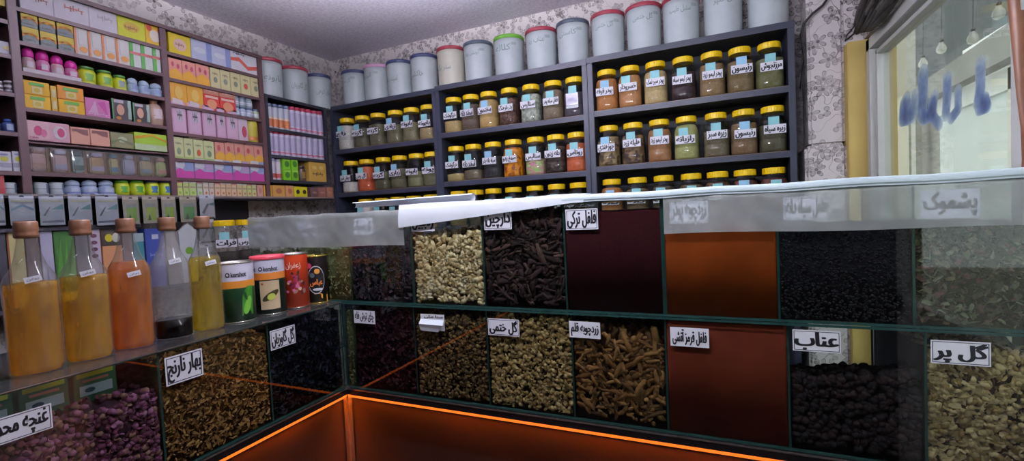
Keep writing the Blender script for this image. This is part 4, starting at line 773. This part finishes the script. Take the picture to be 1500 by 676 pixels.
mb.add(V, [(0, 3, 2, 1), (4, 7, 6, 5), (3, 4, 5, 2)], M_paper); mb.text('سنا مکی', -.03, .04, .012, .024, -.001, M_ink, keep=False)
mb.build('folded_label', c_lo, loc=(-.856, -.0005, -.345))

# ---- piles of spice behind the glass
def tpl_ico(sub=1):
    bm = bmesh.new(); bmesh.ops.create_icosphere(bm, subdivisions=sub, radius=1); V = np.array([v.co[:] for v in bm.verts]); bm.verts.index_update(); F = np.array([[v.index for v in f.verts] for f in bm.faces]); bm.free(); return V, F
ICO1 = tpl_ico(1); ICO2 = tpl_ico(2)
def tpl_stick(bend=.2, taper=.6, seg=6, rings=5, hollow=False):
    V = []; F = []
    for i in range(rings):
        u = i/(rings-1)*2-1; r = 1-(1-taper)*abs(u)**2
        for k in range(seg): a = 2*math.pi*k/seg; V.append((r*math.cos(a)+bend*(1-u*u)*3, r*math.sin(a), u))
    for i in range(rings-1):
        for k in range(seg): a, b = i*seg+k, i*seg+(k+1) % seg; F += [(a, b, b+seg), (a, b+seg, a+seg)]
    n = len(V); V += [(0, 0, -1.02), (0, 0, 1.02)]
    for k in range(seg): F += [(n, (k+1) % seg, k), (n+1, (rings-1)*seg+k, (rings-1)*seg+(k+1) % seg)]
    return np.array(V), np.array(F)
def tpl_petal():
    V = [(x, y, .35*x*x-.25*y*y+.15*x*y) for y in (-1, -.4, .3, 1) for x in (-.75+.25*(abs(y) > .9), 0, .75-.25*(abs(y) > .9))]
    F = []
    for j in range(3):
        for i in range(2): a = j*3+i; F += [(a, a+1, a+4), (a, a+4, a+3)]
    return np.array(V), np.array(F)
def rot_rand(n):
    q = RNG.normal(size=(n, 4)); q /= np.linalg.norm(q, axis=1)[:, None]; w, x, y, z = q.T
    return np.stack([np.stack([1-2*(y*y+z*z), 2*(x*y-z*w), 2*(x*z+y*w)], 1), np.stack([2*(x*y+z*w), 1-2*(x*x+z*z), 2*(y*z-x*w)], 1), np.stack([2*(x*z-y*w), 2*(y*z+x*w), 1-2*(x*x+y*y)], 1)], 1)
def pile(name, label, x0, x1, z0, fill, origin, rot, base, shades=(), tpl=None, size=(.01, .01, .01), n=0, amp=.006, jitter=.25, rough=.85, slope=0, bulge=0, ymax=DEP-.012, powdery=False, topn=.35, cat='spice', seed=0, basescale=60, y0=.006):
    """a heap filling one compartment: a closed body with an uneven top plus loose pieces at the glass and on top"""
    x0 += .0035; x1 -= .0035; z0 += .0065
    ph = RNG.uniform(0, 6, 6)
    def top(x, y):
        u = (x-x0)/(x1-x0)
        return fill+slope*(u-.5)+bulge*np.exp(-((u-.6)/.25)**2)*np.clip((y-.01)/.06, 0, 1)+amp*(np.sin(x*55+ph[0]+2*np.sin(y*30+ph[5]))*.5+np.sin(x*130+ph[1]+y*60)*.3+np.sin(y*70+ph[2]+x*30)*.5)
    nx, ny = 48, 14; X = np.linspace(x0, x1, nx); yb = y0+(0 if not n else min(.012, 1.1*sorted(size)[1])); Y = np.linspace(yb, ymax, ny); GX, GY = np.meshgrid(X, Y); GZ = np.maximum(top(GX, GY), z0+.01)
    if not powdery: GZ = GZ+RNG.normal(size=GZ.shape)*amp*.15
    Vt = np.stack([GX, GY, GZ], -1).reshape(-1, 3); F = []
    for j in range(ny-1):
        for i in range(nx-1): a = j*nx+i; F += [(a, a+1, a+nx+1), (a, a+nx+1, a+nx)]
    edge = [i for i in range(nx)]+[j*nx+nx-1 for j in range(1, ny)]+[(ny-1)*nx+i for i in range(nx-2, -1, -1)]+[j*nx for j in range(ny-2, 0, -1)]
    Vb = Vt[edge].copy(); Vb[:, 2] = z0; off = len(Vt); m = len(edge)
    for k in range(m): a, b = edge[k], edge[(k+1) % m]; c, d = off+k, off+(k+1) % m; F += [(c, d, b), (c, b, a)]
    cidx = off+m; Vb = np.vstack([Vb, [[(x0+x1)/2, (y0+ymax)/2, z0]]])
    for k in range(m): F.append((cidx, off+(k+1) % m, off+k))
    V = [np.vstack([Vt, Vb])]; Fs = [np.array(F)]; I = [np.zeros(len(F), int)]; vo = len(V[0])
    if n:
        for part, cnt in (('front', n), ('top', int(n*topn))):
            tp = tpl if isinstance(tpl, list) else [tpl]
            for ti, (TV, TF) in enumerate(tp):
                c = cnt//len(tp); Rm = rot_rand(c); sc = np.array(size)*(1+RNG.uniform(-jitter, jitter, (c, 1)))
                P = np.einsum('nij,nkj->nki', Rm, TV[None]*sc[:, None, :]*(1+RNG.normal(size=(c, len(TV), 1))*.08))
                cx = RNG.uniform(x0, x1, c); hx = np.abs(P[:, :, 0]).max(1); cx = np.clip(cx, x0+hx, x1-hx)
                if part == 'front':
                    tz = top(cx, np.full(c, .01)); hz = np.abs(P[:, :, 2]).max(1); cz = z0+hz+RNG.uniform(0, 1, c)*np.maximum(tz-z0-hz*.7, .002); miny = P[:, :, 1].min(1); cyy = y0-.001+RNG.uniform(0, .006, c)-miny
                else:
                    cyy = RNG.uniform(y0+.01, ymax-.01, c)**1.0; hy = np.abs(P[:, :, 1]).max(1); cyy = np.clip(cyy, y0+hy, ymax-hy); cz = np.maximum(top(cx, cyy), z0+.01)+RNG.uniform(-.3, .5, c)*min(size)
                P = P+np.stack([cx, cyy, cz], 1)[:, None, :]
                V.append(P.reshape(-1, 3)); Fs.append((TF[None]+(np.arange(c)*len(TV))[:, None, None]+vo).reshape(-1, 3)); vo += c*len(TV)
                I.append(np.repeat(RNG.integers(0, len(shades), c)+1, len(TF)))
    mats = [pbr('heap_'+base, base, rough, var=.18, scale=basescale, bump=.2, spec=.08)]+[pbr('piece_'+s, s, .75, var=.2, scale=120, spec=.2) for s in shades]
    o = tri_object(name, np.vstack(V), np.vstack(Fs), np.concatenate(I), mats, smooth=powdery or tpl is not None and n > 0 and len(shades) > 0)
    o.location = origin; o.rotation_euler = (0, 0, rot); return tag(o, label, cat, kind='stuff')
OU = ((0, CY, 0), 0); OL = ((CX, 0, 0), math.pi/2); PET = tpl_petal(); STK = tpl_stick(.15, .7); CUR = tpl_stick(.35, .9, 7, 6)
A = dict(origin=(0, CY, 0), rot=0); B = dict(origin=(CX, 0, 0), rot=math.pi/2)
# upper row
pile('dried_herb', 'olive green dried herb at the left end of the upper case', UP[0], UP[1], zM, -.120, base='5f6145', shades=('6b6c4c', '585a40', '7c7a58'), tpl=PET, size=(.004, .007, .004), n=900, amp=.012, **A)
pile('dried_thyme', 'yellow-green dried thyme behind the cans in the upper case', UP[1], UP[2], zM, -.105, base='5e5f40', shades=('757650', '66663f', '8a8a60'), tpl=PET, size=(.004, .007, .004), n=900, amp=.012, **A)
pile('dried_flowers', 'dark violet-brown dried flowers left of the ginger', UP[2], UP[3], zM, -.098, base='2a2632', shades=('38303c', '2a2834', '4a3a44', '4e2c34'), tpl=PET, size=(.007, .010, .007), n=900, amp=.008, **A)
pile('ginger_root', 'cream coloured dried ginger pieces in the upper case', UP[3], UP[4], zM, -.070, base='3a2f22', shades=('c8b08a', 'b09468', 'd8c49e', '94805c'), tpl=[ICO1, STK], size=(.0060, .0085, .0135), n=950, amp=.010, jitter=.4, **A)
pile('cinnamon_bark', 'dark brown cinnamon bark sticks in the upper case', UP[4], UP[5], zM, -.030, base='160d0e', shades=('38262a', '2a1c1c', '4c3630', '1e1414'), tpl=[CUR, STK], size=(.0045, .0085, .030), n=560, amp=.014, jitter=.4, slope=.01, **A)
pile('sumac_powder', 'dark maroon powder between the cinnamon and the turmeric', UP[5], UP[6], zM, -.012, base='2c070e', amp=.002, powdery=True, basescale=150, **A)
pile('turmeric_powder', 'orange-brown turmeric powder heaped in the upper case', UP[6], UP[7], zM, -.076, base='722e08', amp=.003, powdery=True, bulge=.040, basescale=12, **A)
pile('black_peppercorns', 'black seeds in the upper case beside the turmeric', UP[7], UP[8], zM, -.076, base='15141a', shades=('1b1a20', '121116', '26222a'), tpl=ICO1, size=(.0028,)*3, n=3000, amp=.003, **A)
pile('mixed_herb', 'grey-green and brown herb mix at the right end of the upper case', UP[8], UP[9], zM, -.080, base='423e30', shades=('57503e', '4a4538', '6b5c48', '5c3c38', '6a6a54'), tpl=PET, size=(.006, .009, .006), n=1100, amp=.003, **A)
# lower row
pile('green_herb', 'narrow strip of green dried herb in the case corner', -1.232, -1.195, zB, -.330, base='55553a', shades=('6d6d49', '5c5c3c', '7c7a54'), tpl=PET, size=(.004, .006, .004), n=300, amp=.006, **A)
pile('hibiscus_tea', 'dark purple-red hibiscus petals in the lower case corner', LO[2], LO[3], zB, -.318, base='210c16', shades=('34101c', '280e1a', '42182a'), tpl=PET, size=(.007, .011, .007), n=900, amp=.006, **A)
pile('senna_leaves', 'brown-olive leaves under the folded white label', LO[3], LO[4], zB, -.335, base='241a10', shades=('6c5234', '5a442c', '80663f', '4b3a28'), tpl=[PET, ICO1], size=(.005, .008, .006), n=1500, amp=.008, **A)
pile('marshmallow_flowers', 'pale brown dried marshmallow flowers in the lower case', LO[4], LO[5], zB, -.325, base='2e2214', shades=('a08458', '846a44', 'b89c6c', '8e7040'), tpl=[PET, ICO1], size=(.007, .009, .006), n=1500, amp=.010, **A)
pile('turmeric_root', 'brown finger-shaped turmeric roots in the lower case', LO[5], LO[6], zB, -.368, base='24160c', shades=('7c5630', '6a4622', '8c643a', '54381f'), tpl=[STK, tpl_stick(.05, .55)], size=(.0072, .0076, .029), n=430, amp=.010, jitter=.35, ymax=.25, **A)
pile('chili_powder', 'brick red chili powder filling a lower compartment', LO[6], LO[7], zB, -.306, base='5e2416', amp=.002, powdery=True, basescale=12, **A)
pile('jujube_fruit', 'dark jujube fruit half filling a lower compartment', LO[7], LO[8], zB, -.418, base='100c10', shades=('1e161a', '2a1a1c', '171318'), tpl=ICO2, size=(.009, .009, .011), n=420, amp=.006, ymax=.10, slope=.03, **A)
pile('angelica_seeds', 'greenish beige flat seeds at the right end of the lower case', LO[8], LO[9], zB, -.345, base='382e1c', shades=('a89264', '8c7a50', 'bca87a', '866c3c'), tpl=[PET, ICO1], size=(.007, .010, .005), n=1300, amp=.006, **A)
# left case
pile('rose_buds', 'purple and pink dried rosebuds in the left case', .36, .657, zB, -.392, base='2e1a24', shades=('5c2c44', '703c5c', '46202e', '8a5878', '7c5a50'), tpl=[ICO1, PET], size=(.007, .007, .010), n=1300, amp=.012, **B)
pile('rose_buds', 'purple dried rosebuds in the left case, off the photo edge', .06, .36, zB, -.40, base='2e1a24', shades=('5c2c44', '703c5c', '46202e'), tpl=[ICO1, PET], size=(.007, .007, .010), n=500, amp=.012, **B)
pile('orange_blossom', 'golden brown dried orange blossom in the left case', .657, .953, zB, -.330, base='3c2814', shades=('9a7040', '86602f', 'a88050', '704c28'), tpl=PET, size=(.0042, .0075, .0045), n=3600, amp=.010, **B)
pile('borage_flowers', 'dark blue-black borage flowers in the left case', .953, 1.246, zB, -.318, base='0c0c14', shades=('14141e', '1c1c2a', '0e0e16', '26263a'), tpl=PET, size=(.006, .010, .006), n=1300, amp=.010, **B)

# two tubs buried behind the turmeric roots, packets behind the rosebuds
for k, (px, c1, nm) in enumerate(((907, 'c9cdc8', 'white'), (950, 'c8b478', 'cream'))):
    p = onY(px, 476, 1.50); t = thing('plastic_tub', '%s plastic tub standing behind the turmeric roots' % nm, 'tub', (p[0], 1.515+.06, zB+.0065), 0, 'tubs behind the turmeric roots')
    mb = MB(); mb.lathe([(.038, 0), (.045, .01), (.048, .225), (.044, .24)], C(c1, .3), seg=24, sq=4); mb.build('tub_body', t); mb = MB(); mb.lathe([(.046, .24), (.049, .242), (.049, .262), (.045, .266)], C('d8dcd8', .25), seg=24, sq=4); mb.build('lid', t)
for k, y_ in enumerate((.395, .485, .575)):
    mb = MB(); w, h = .082, .19; mb.box(-w/2, w/2, 0, .05, 0, h, C('2f6a4c'), bev=.0015); art(mb, w, h, 0, [('r', .08, .80, .92, .87, 'b4c43c'), ('r', .2, .74, .8, .77, 'b87c70'), ('r', .12, .58, .88, .70, 'a8c4cc'), ('e', .35, .64, .12, .03, '2c4c5c')])
    tag(mb.build('tea_carton', loc=(CX-.10, y_, zB+.0065+.0), rot=math.pi/2), 'green tea carton with a lime band behind the rosebuds, %s from the left' % ORD[k], 'box', 'green cartons behind the rosebuds').location.z = -.485

# ---- counter base, metal lip and orange light strip
def base_run(name, label, origin, rot, x0, x1, xm, xl):
    t = thing(name, label, 'counter', origin, rot)
    mb = MB(); mb.box(x0, x1, .044, .060, ZF, zB-.026, M_wood); mb.build('front_panel', t)
    mb = MB(); mb.box(xm, xl, .002, DEP, zB-.026, zB-.0005, M_metal); mb.box(xm, xl, -.006, .002, zB-.024, zB-.001, M_metal); mb.box(xm, xl, -.0075, -.006, zB-.005, zB-.001, M_bright); mb.build('metal_lip', t)
    mb = MB(); mb.box(x0, x1, .36, .385, ZF, zB-.026, M_wood); mb.build('back_panel', t); mb = MB(); mb.box(x0, x1, .024, .027, zB-.038, zB-.0262, M_metal); mb.build('added_light_baffle', t); mb = MB(); mb.box(x0, x1, .0415, .044, zB-.0565, zB-.044, emis('orange_glow_band', 'ff7426', 1.35)); mb.build('panel_glow_band', t)  # added baffle blocks strip light; added emissive band stands in for the panel's glow
    mb = MB(); mb.box(x0, x1, .030, .040, zB-.0295, zB-.0265, emis('led_orange_'+name+str(rot)[:3], 'ff7a22', 230.)); mb.build('light_strip', t, ); return t
base_run('counter_base', 'dark wooden counter base under the long glass case', (0, CY, 0), 0, CX-.045, .59, CX+.006, .59)
base_run('counter_base', 'dark wooden counter base under the left glass case', (CX, 0, 0), math.pi/2, -.24, CY+.045, -.24, CY-.006)
mb = MB(); mb.box(CX-.042, CX-.018, CY+.018, CY+.042, ZF, zB-.036, M_bright, bev=.004); tag(mb.build('corner_post'), 'upright metal post where the two counter bases meet', 'post')

# ---- film, sheet and paper on the upper case
def sheet(name, label, x0, x1, ztop, zbot, wav=.0015, cat='plastic film', mat=M_film, y=-.005, back=.30):
    nx = 60; V = []; rows = [(back, zT+.003), (back*.5, zT+.003), (0.0, zT+.003), (y, zT+.002)]+[(y, zT+(zbot-zT)*k/8) for k in range(1, 9)]
    for (yy, zz) in rows:
        for i in range(nx+1):
            u = i/nx; x = x0+(x1-x0)*u; w = wav*(math.sin(u*23+zz*60)+.6*math.sin(u*61+zz*25)); below = zz < zT
            V.append((x, yy-(abs(w)+.0005 if below else 0), zz+(w*1.2 if yy > -.003 else 0)+(.002*math.sin(u*9) if zz <= zbot+.002 else 0)))
    F = [(j*(nx+1)+i, (j+1)*(nx+1)+i, (j+1)*(nx+1)+i+1, j*(nx+1)+i+1) for j in range(len(rows)-1) for i in range(nx)]
    mb = MB(); mb.add(V, F, mat, True); o = mb.build(name, loc=(0, CY, 0)); return tag(o, label, cat)
sheet('plastic_film', 'milky plastic film hanging over the left end of the upper case', -1.690, -.945, 0, -.094)
sheet('plastic_film', 'milky plastic film hanging over the right end of the upper case', -.132, .589, 0, -.076, back=.012)
mb = MB(); nx = 50; V = []
for (yy, zz) in ((-.010, .002), (-.011, .013), (-.006, .016), (.16, .017), (.30, .016)):
    for i in range(nx+1): u = i/nx; V.append((-.40+.985*u, yy+.001*math.sin(u*17), zT+zz+.0012*math.sin(u*21+yy*30)+.002*u))
F = [(j*(nx+1)+i, j*(nx+1)+i+1, (j+1)*(nx+1)+i+1, (j+1)*(nx+1)+i) for j in range(4) for i in range(nx)]
b0 = len(V); V2 = [(x, y+.002, z-.006) for x, y, z in V]; F += [tuple(b0+k for k in reversed(f)) for f in F]
mb.add(V+V2, F, M_sheet, True); tag(mb.build('plastic_sheet', loc=(0, CY, 0)), 'folded white plastic sheet lying along the top of the upper case', 'plastic sheet')
# loose paper with a hanging flap and a curled edge
mb = MB(); nx = 40; V = []
for j, t_ in enumerate((0, .25, .5, .75, 1)):
    for i in range(nx+1):
        u = i/nx; x = -.955+.62*u; dropz = (zT+.018)*(1-t_)+t_*(-.036+.052*min(1, u/.95)); V.append((x-.005*t_, -.009-.006*math.sin(t_*2.5)*(1-u), dropz))
for k, yy in enumerate((.05, .15, .28)):
    for i in range(nx+1): u = i/nx; V.append((-.955+.62*u, yy, zT+.020+.003*math.sin(u*9+k)))
nr = nx+1; F = [(j*nr+i, (j+1)*nr+i, (j+1)*nr+i+1, j*nr+i+1) for j in range(4) for i in range(nx)]
order = [0, 5, 6, 7]; F += [(order[j]*nr+i, order[j]*nr+i+1, order[j+1]*nr+i+1, order[j+1]*nr+i) for j in range(3) for i in range(nx)]
mb.add(V, F, M_paper, True); tag(mb.build('paper_sheet', loc=(0, CY, 0)), 'white paper lying on the upper case with a flap hanging over the ginger', 'paper')
mb = MB(); V = []; ns = 14; n2 = 20
for i in range(n2+1):
    for k in range(ns+1):
        a = -1.2+k/ns*3.6; r_ = .010+.003*i/n2; V.append((-1.20+.50*i/n2, .03+r_*math.cos(a)+.02*(1-i/n2), zT+.030+r_*math.sin(a)+.0*i))
mb.add(V, [(i*(ns+1)+k, i*(ns+1)+k+1, (i+1)*(ns+1)+k+1, (i+1)*(ns+1)+k) for i in range(n2) for k in range(ns)], M_paper, True)
tag(mb.build('rolled_paper', loc=(0, CY, 0)), 'rolled up white paper lying on the upper case below the left rack', 'paper')

# ================================================================== OIL BOTTLES AND CANS on the left case
LQ = {'amber': liquid('amber_oil', 'ffdc30', 'fac400', .42), 'gold': liquid('golden_oil', 'ffe028', 'fccc00', .42), 'orange': liquid('orange_oil', 'fab820', 'f49c00', .60), 'dark': liquid('dark_syrup', '180608', '12060a', .85), 'dim': liquid('dull_oil', 'd0b860', 'a08828', .5), 'lemon': liquid('lemon_oil', 'ffee20', 'f4d800', .35)}
M_cork = pbr('copper_brown_cap', '77503a', .4, var=.15, scale=40)
BP = [(.037, 0), (.0415, .004), (.0425, .015), (.0428, .178), (.0420, .192), (.0390, .203), (.0335, .213), (.0270, .226), (.0220, .242), (.0180, .262), (.0158, .277), (.0150, .290)]
M_milky = glass('milky_bottle_plastic', 'e4e4e4', .08, 1.5, haze=.22, hazecol='e4e2e2', hz_scale=9)
def oil(x, y, liq, lev, desc, r=1, lab=None):
    t = thing('oil_bottle', desc, 'bottle', (x, y, zM+.0005), 1.0, 'oil bottles lined up on the left case')
    mb = MB()
    if liq == 'dark':
        mb.lathe([(q*r, z) for q, z in BP if z < .05]+[(.0427*r, .052)], M_pet, seg=36, sq=2.5, capt=False); mb.lathe([(.0427*r, .052)]+[(q*r, z) for q, z in BP if z > .06], M_milky, seg=36, sq=2.5, capt=False, capb=False)
    else: mb.lathe([(q*r, z) for q, z in BP], M_bottle, seg=36, sq=2.5, capt=False)
    mb.build('bottle_body', t)
    pr = [(q*r*.95, max(z, .003)) for q, z in BP if z < lev]; rl = np.interp(lev, [z for q, z in BP], [q for q, z in BP])*r*.95
    mb = MB(); mb.lathe(pr+[(rl, lev), (.001, lev)], LQ[liq], seg=36, sq=2.5); mb.build('oil', t)
    mb = MB(); mb.lathe([(.0165*r, .284), (.0195, .286), (.0200, .292), (.0185, .296), (.0195, .300), (.0190, .317), (.017, .320), (.001, .320)], M_cork, seg=32); mb.build('cap', t)
    if lab:
        mb = MB(); mb.box(-.013, .013, -.0005, .0003, -.006, .006, M_label); mb.text('روغن', -.009, .009, -.003, .003, -.0005, C('8c8890'), keep=False)
        o = mb.build('label', t, loc=(.014, -.0400*r-.0045, lab)); o.rotation_euler = (0, -.2, .12)
    return t
for k, (x, y, lq, lev, d_, lb) in enumerate(((-1.330, .372, 'dim', .175, 'dull amber oil bottle cut by the left edge of the photo', None), (-1.334, .478, 'amber', .190, 'amber oil bottle, the first one fully in view', .2), (-1.336, .570, 'gold', .192, 'golden oil bottle between the amber and the orange ones', .2),
                                         (-1.342, .662, 'orange', .214, 'deep orange oil bottle filled to its shoulder', .185), (-1.342, .756, 'dark', .048, 'nearly empty bottle with dark syrup at its bottom', .205), (-1.334, .843, 'lemon', .206, 'bright yellow oil bottle beside the cans', .190))):
    oil(x, y, lq, lev, d_, lab=lb, r=.93 if k == 5 else 1.0)

def can(loc, r, h, desc, bands, rim, lid=None, art_=None, rot=1.0, name='can'):
    t = thing('food_can', desc, 'can', loc, rot, 'cans on the left case')
    mb = MB()
    for a, b, c in bands: mb.lathe([(r, a*h), (r, b*h)], C(c, .35), seg=40, capb=a == 0, capt=False)
    if art_: art_(mb, r, h)
    mb.build('can_body', t)
    mb = MB(); mb.lathe([(r*.97, h-.004), (r*1.025, h-.002), (r*1.03, h+.001), (r*1.0, h+.002), (r*.95, h-.001), (r*.93, h-.004), (.001, h-.004)], rim, seg=40); mb.build('rim', t); mb = MB(); mb.lathe([(r*.98, 0), (r*1.02, .0005), (r*1.02, .003), (r, .0035)], rim, seg=40); mb.build('bottom_rim', t)
    if lid: mb = MB(); mb.lathe([(r*1.04, h-.006), (r*1.05, h-.004), (r*1.05, h+.004), (r*1.0, h+.006), (.001, h+.006)], lid, seg=40); mb.build('lid', t)
    return t
def on_can(mb, r, u0, u1, v0, v1, h, m, n=6): mb.lathe([(r+.0006, v0*h), (r+.0006, v1*h)], C(m, .35), seg=n, a0=-math.pi/2+u0/r, a1=-math.pi/2+u1/r)
def can_poly(mb, r, pts, m, k=.001):   # polygon in (arc, height) wrapped on the can, fanned from its centre
    n = len(pts); cx = sum(p[0] for p in pts)/n; cz = sum(p[1] for p in pts)/n; W = lambda a, z: ((r+k)*math.sin(a/r), -(r+k)*math.cos(a/r), z)
    V = [W(cx, cz)]+[W(cx+(a-cx)*.5, cz+(z-cz)*.5) for a, z in pts]+[W(a, z) for a, z in pts]
    F = [(0, 1+i, 1+(i+1) % n) for i in range(n)]+[(1+i, 1+n+i, 1+n+(i+1) % n, 1+(i+1) % n) for i in range(n)]; mb.add(V, F, C(m, .35))
def ell(cx, cz, rx, rz, n=18, tilt=0): return [(cx+rx*math.cos(a)*math.cos(tilt)-rz*math.sin(a)*math.sin(tilt), cz+rx*math.cos(a)*math.sin(tilt)+rz*math.sin(a)*math.cos(tilt)) for a in [2*math.pi*i/n for i in range(n)]]
M_tin = pbr('bright_tin', 'c8c4b8', .25, metal=.9, var=.05); M_gold = pbr('gold_tin', 'd0b050', .25, metal=.8, var=.05)
def kart(mb, r, h, leaf=True):
    mb.text('kershot', -.010, .030, h*.77, h*.85, 0, M_ink, bold=.02, bend=r, lay=.0012, keep=False); mb.text('kershot', -.075, -.035, h*.77, h*.85, 0, M_ink, bold=.02, bend=r, lay=.0012, keep=False)
    can_poly(mb, r, ell(-.019, h*.81, .006, .007), '14121a'); can_poly(mb, r, ell(-.019, h*.81, .003, .0035, tilt=.6), 'd8d4e0', .0014)
def art1(mb, r, h):
    kart(mb, r, h); can_poly(mb, r, [(.012, .02), (.046, .02), (.050, h*.6), (.030, h*.6), (.016, h*.45)], '3c7c28'); can_poly(mb, r, ell(.030, h*.28, .010, .028, tilt=-.3), '6cac3c', .0014); can_poly(mb, r, ell(.024, h*.45, .004, .016, tilt=.3), '1c4420', .0016)
def art2(mb, r, h):
    kart(mb, r, h); on_can(mb, r, -.024, .034, .10, .60, h, 'b8a080'); can_poly(mb, r, ell(.006, h*.34, .028, .010, tilt=.6), '3c3820', .0014); can_poly(mb, r, ell(.008, h*.32, .012, .010, tilt=.5), 'b4b850', .0018); can_poly(mb, r, ell(-.016, h*.55, .004, .003), '8c3c2c', .0014)
def art3(mb, r, h):
    mb.text('زعفران', -.020, .026, h*.72, h*.86, 0, C('e0b0a0'), bold=.02, bend=r, lay=.0012, keep=False)
    for k in range(34):
        a = random.uniform(-.036, .036); z = h*random.uniform(.28, .66); can_poly(mb, r, ell(a, z, random.uniform(.004, .009), random.uniform(.003, .008), 10, random.uniform(0, 3)), random.choice(['a8385c', '7c2038', 'c06088', '8c6c58', '9c3048', 'c8a088', '4c1c28']), .0008+k*.00003)
def art4(mb, r, h):
    can_poly(mb, r, [(-.045, .0), (.045, 0), (.045, h*.16), (.02, h*.20), (-.02, h*.30), (-.045, h*.62)], 'd89428', .0006); can_poly(mb, r, ell(.006, h*.50, .029, .050), 'b8b4bc', .0010); can_poly(mb, r, ell(.006, h*.50, .027, .047), '1c181c', .0013)
    can_poly(mb, r, ell(.010, h*.68, .009, .009), 'd8903c', .0016); can_poly(mb, r, ell(-.006, h*.60, .008, .009), '4c5c60', .0016); can_poly(mb, r, ell(-.016, h*.80, .010, .010), 'c03c60', .0017); can_poly(mb, r, ell(-.034, h*.78, .006, .018), 'b8a080', .0008)
    mb.text('عباس', -.014, .026, h*.36, h*.52, 0, C('e07830'), bold=.03, bend=r, lay=.0022, keep=False); can_poly(mb, r, ell(.010, h*.30, .016, .005), 'c8c8d0', .0017)
can((-1.352, .942, zM+.0005), .0505, .178, 'silver-rimmed can, white, orange and dark green, nearest the bottles', [(0, .58, '143c22'), (.58, .70, 'd08430'), (.70, 1, 'c4c0d0')], M_tin, art_=art1, rot=.95)
can((-1.348, 1.052, zM+.0005), .049, .182, 'can with red plastic lid and a tan picture panel', [(0, .62, '12281c'), (.62, .74, 'd07c34'), (.74, 1, 'c0bccc')], M_tin, lid=pbr('red_lid_plastic', 'd84858', .4, var=.05), art_=art2, rot=.85)
can((-1.345, 1.150, zM+.0005), .0445, .183, 'orange-red can with crimson roses', [(0, 1, 'cc4420')], M_tin, art_=art3, rot=.75)
can((-1.335, 1.210+.035-.012, zM+.0005), .042, .168, 'black and orange can with gold rim and a round emblem', [(0, 1, '241c1e')], M_gold, art_=art4, rot=.70)

# ================================================================== LIGHT
def fill_lamp_fixture(loc, rot, desc):  # unseen tube lamp added as fill light for the room
    t = thing('fill_lamp', desc, 'lamp', loc, rot); mb = MB(); mb.box(-.62, .62, -.022, .022, -.03, -.001, C('d8d8d8'), bev=.003); [mb.box(a-.01, a+.01, -.012, .012, -.405, -.03, C('d8d8d8')) for a in (-.54, .54)]; mb.build('housing', t)
    mb = MB(); mb.tube([(-.56, 0, -.405), (.56, 0, -.405)], .013, emis('lamp_tube_'+desc[:5], 'eef0ff', LAMP*(1 if desc[0] == 'f' else .1)), 12); mb.build('tube', t)
LAMP = 205.
fill_lamp_fixture((-.50, .80, ZC), 0, 'front fluorescent ceiling lamp above the customer')
fill_lamp_fixture((-.9, -1.0, ZC), 0, 'rear fluorescent ceiling lamp near the back wall')
t = thing('fill_uplight', 'bowl shaped unseen uplight added over the aisle to brighten the ceiling', 'lamp', (-1.25, 1.30, .93))  # unseen bowl added to throw light up onto the ceiling
mb = MB(); mb.lathe([(.02, -.06), (.09, -.035), (.125, .0), (.13, .02), (.12, .02), (.11, 0), (.08, -.02)], C('d8d8d8'), seg=32, capt=False); mb.build('bowl', t)
mb = MB(); mb.lathe([(.001, 0), (.105, 0), (.105, .004), (.001, .004)], emis('lamp_disc', 'f2f0ff', 1000.), seg=28); mb.build('light_disc', t)
mb = MB(); [mb.tube([(.12*math.cos(a_), .12*math.sin(a_), .015), (.01*math.cos(a_), .01*math.sin(a_), .262)], .0025, M_bright, 6) for a_ in (0, 2.09, 4.19)]; mb.build('suspension_rods', t)
w = bpy.data.worlds.new('sky'); S.world = w; w.use_nodes = True; N = w.node_tree.nodes; L = w.node_tree.links
bg = N['Background']; bg.inputs[0].default_value = (.80, .88, 1, 1); bg.inputs[1].default_value = 3.4
for o in list(COL.objects):
    if o.parent is None: o.location.z += ZUP
S.view_settings.view_transform = 'Standard'; S.view_settings.look = 'None'; S.view_settings.exposure = .1; S.view_settings.gamma = 1; S.view_settings.use_curve_mapping = False
S.cycles.max_bounces = 10; S.cycles.transparent_max_bounces = 28; S.cycles.diffuse_bounces = 4; S.cycles.glossy_bounces = 4; S.cycles.transmission_bounces = 8; S.cycles.caustics_refractive = True; S.cycles.use_denoising = True
S.cycles.sample_clamp_indirect = 4
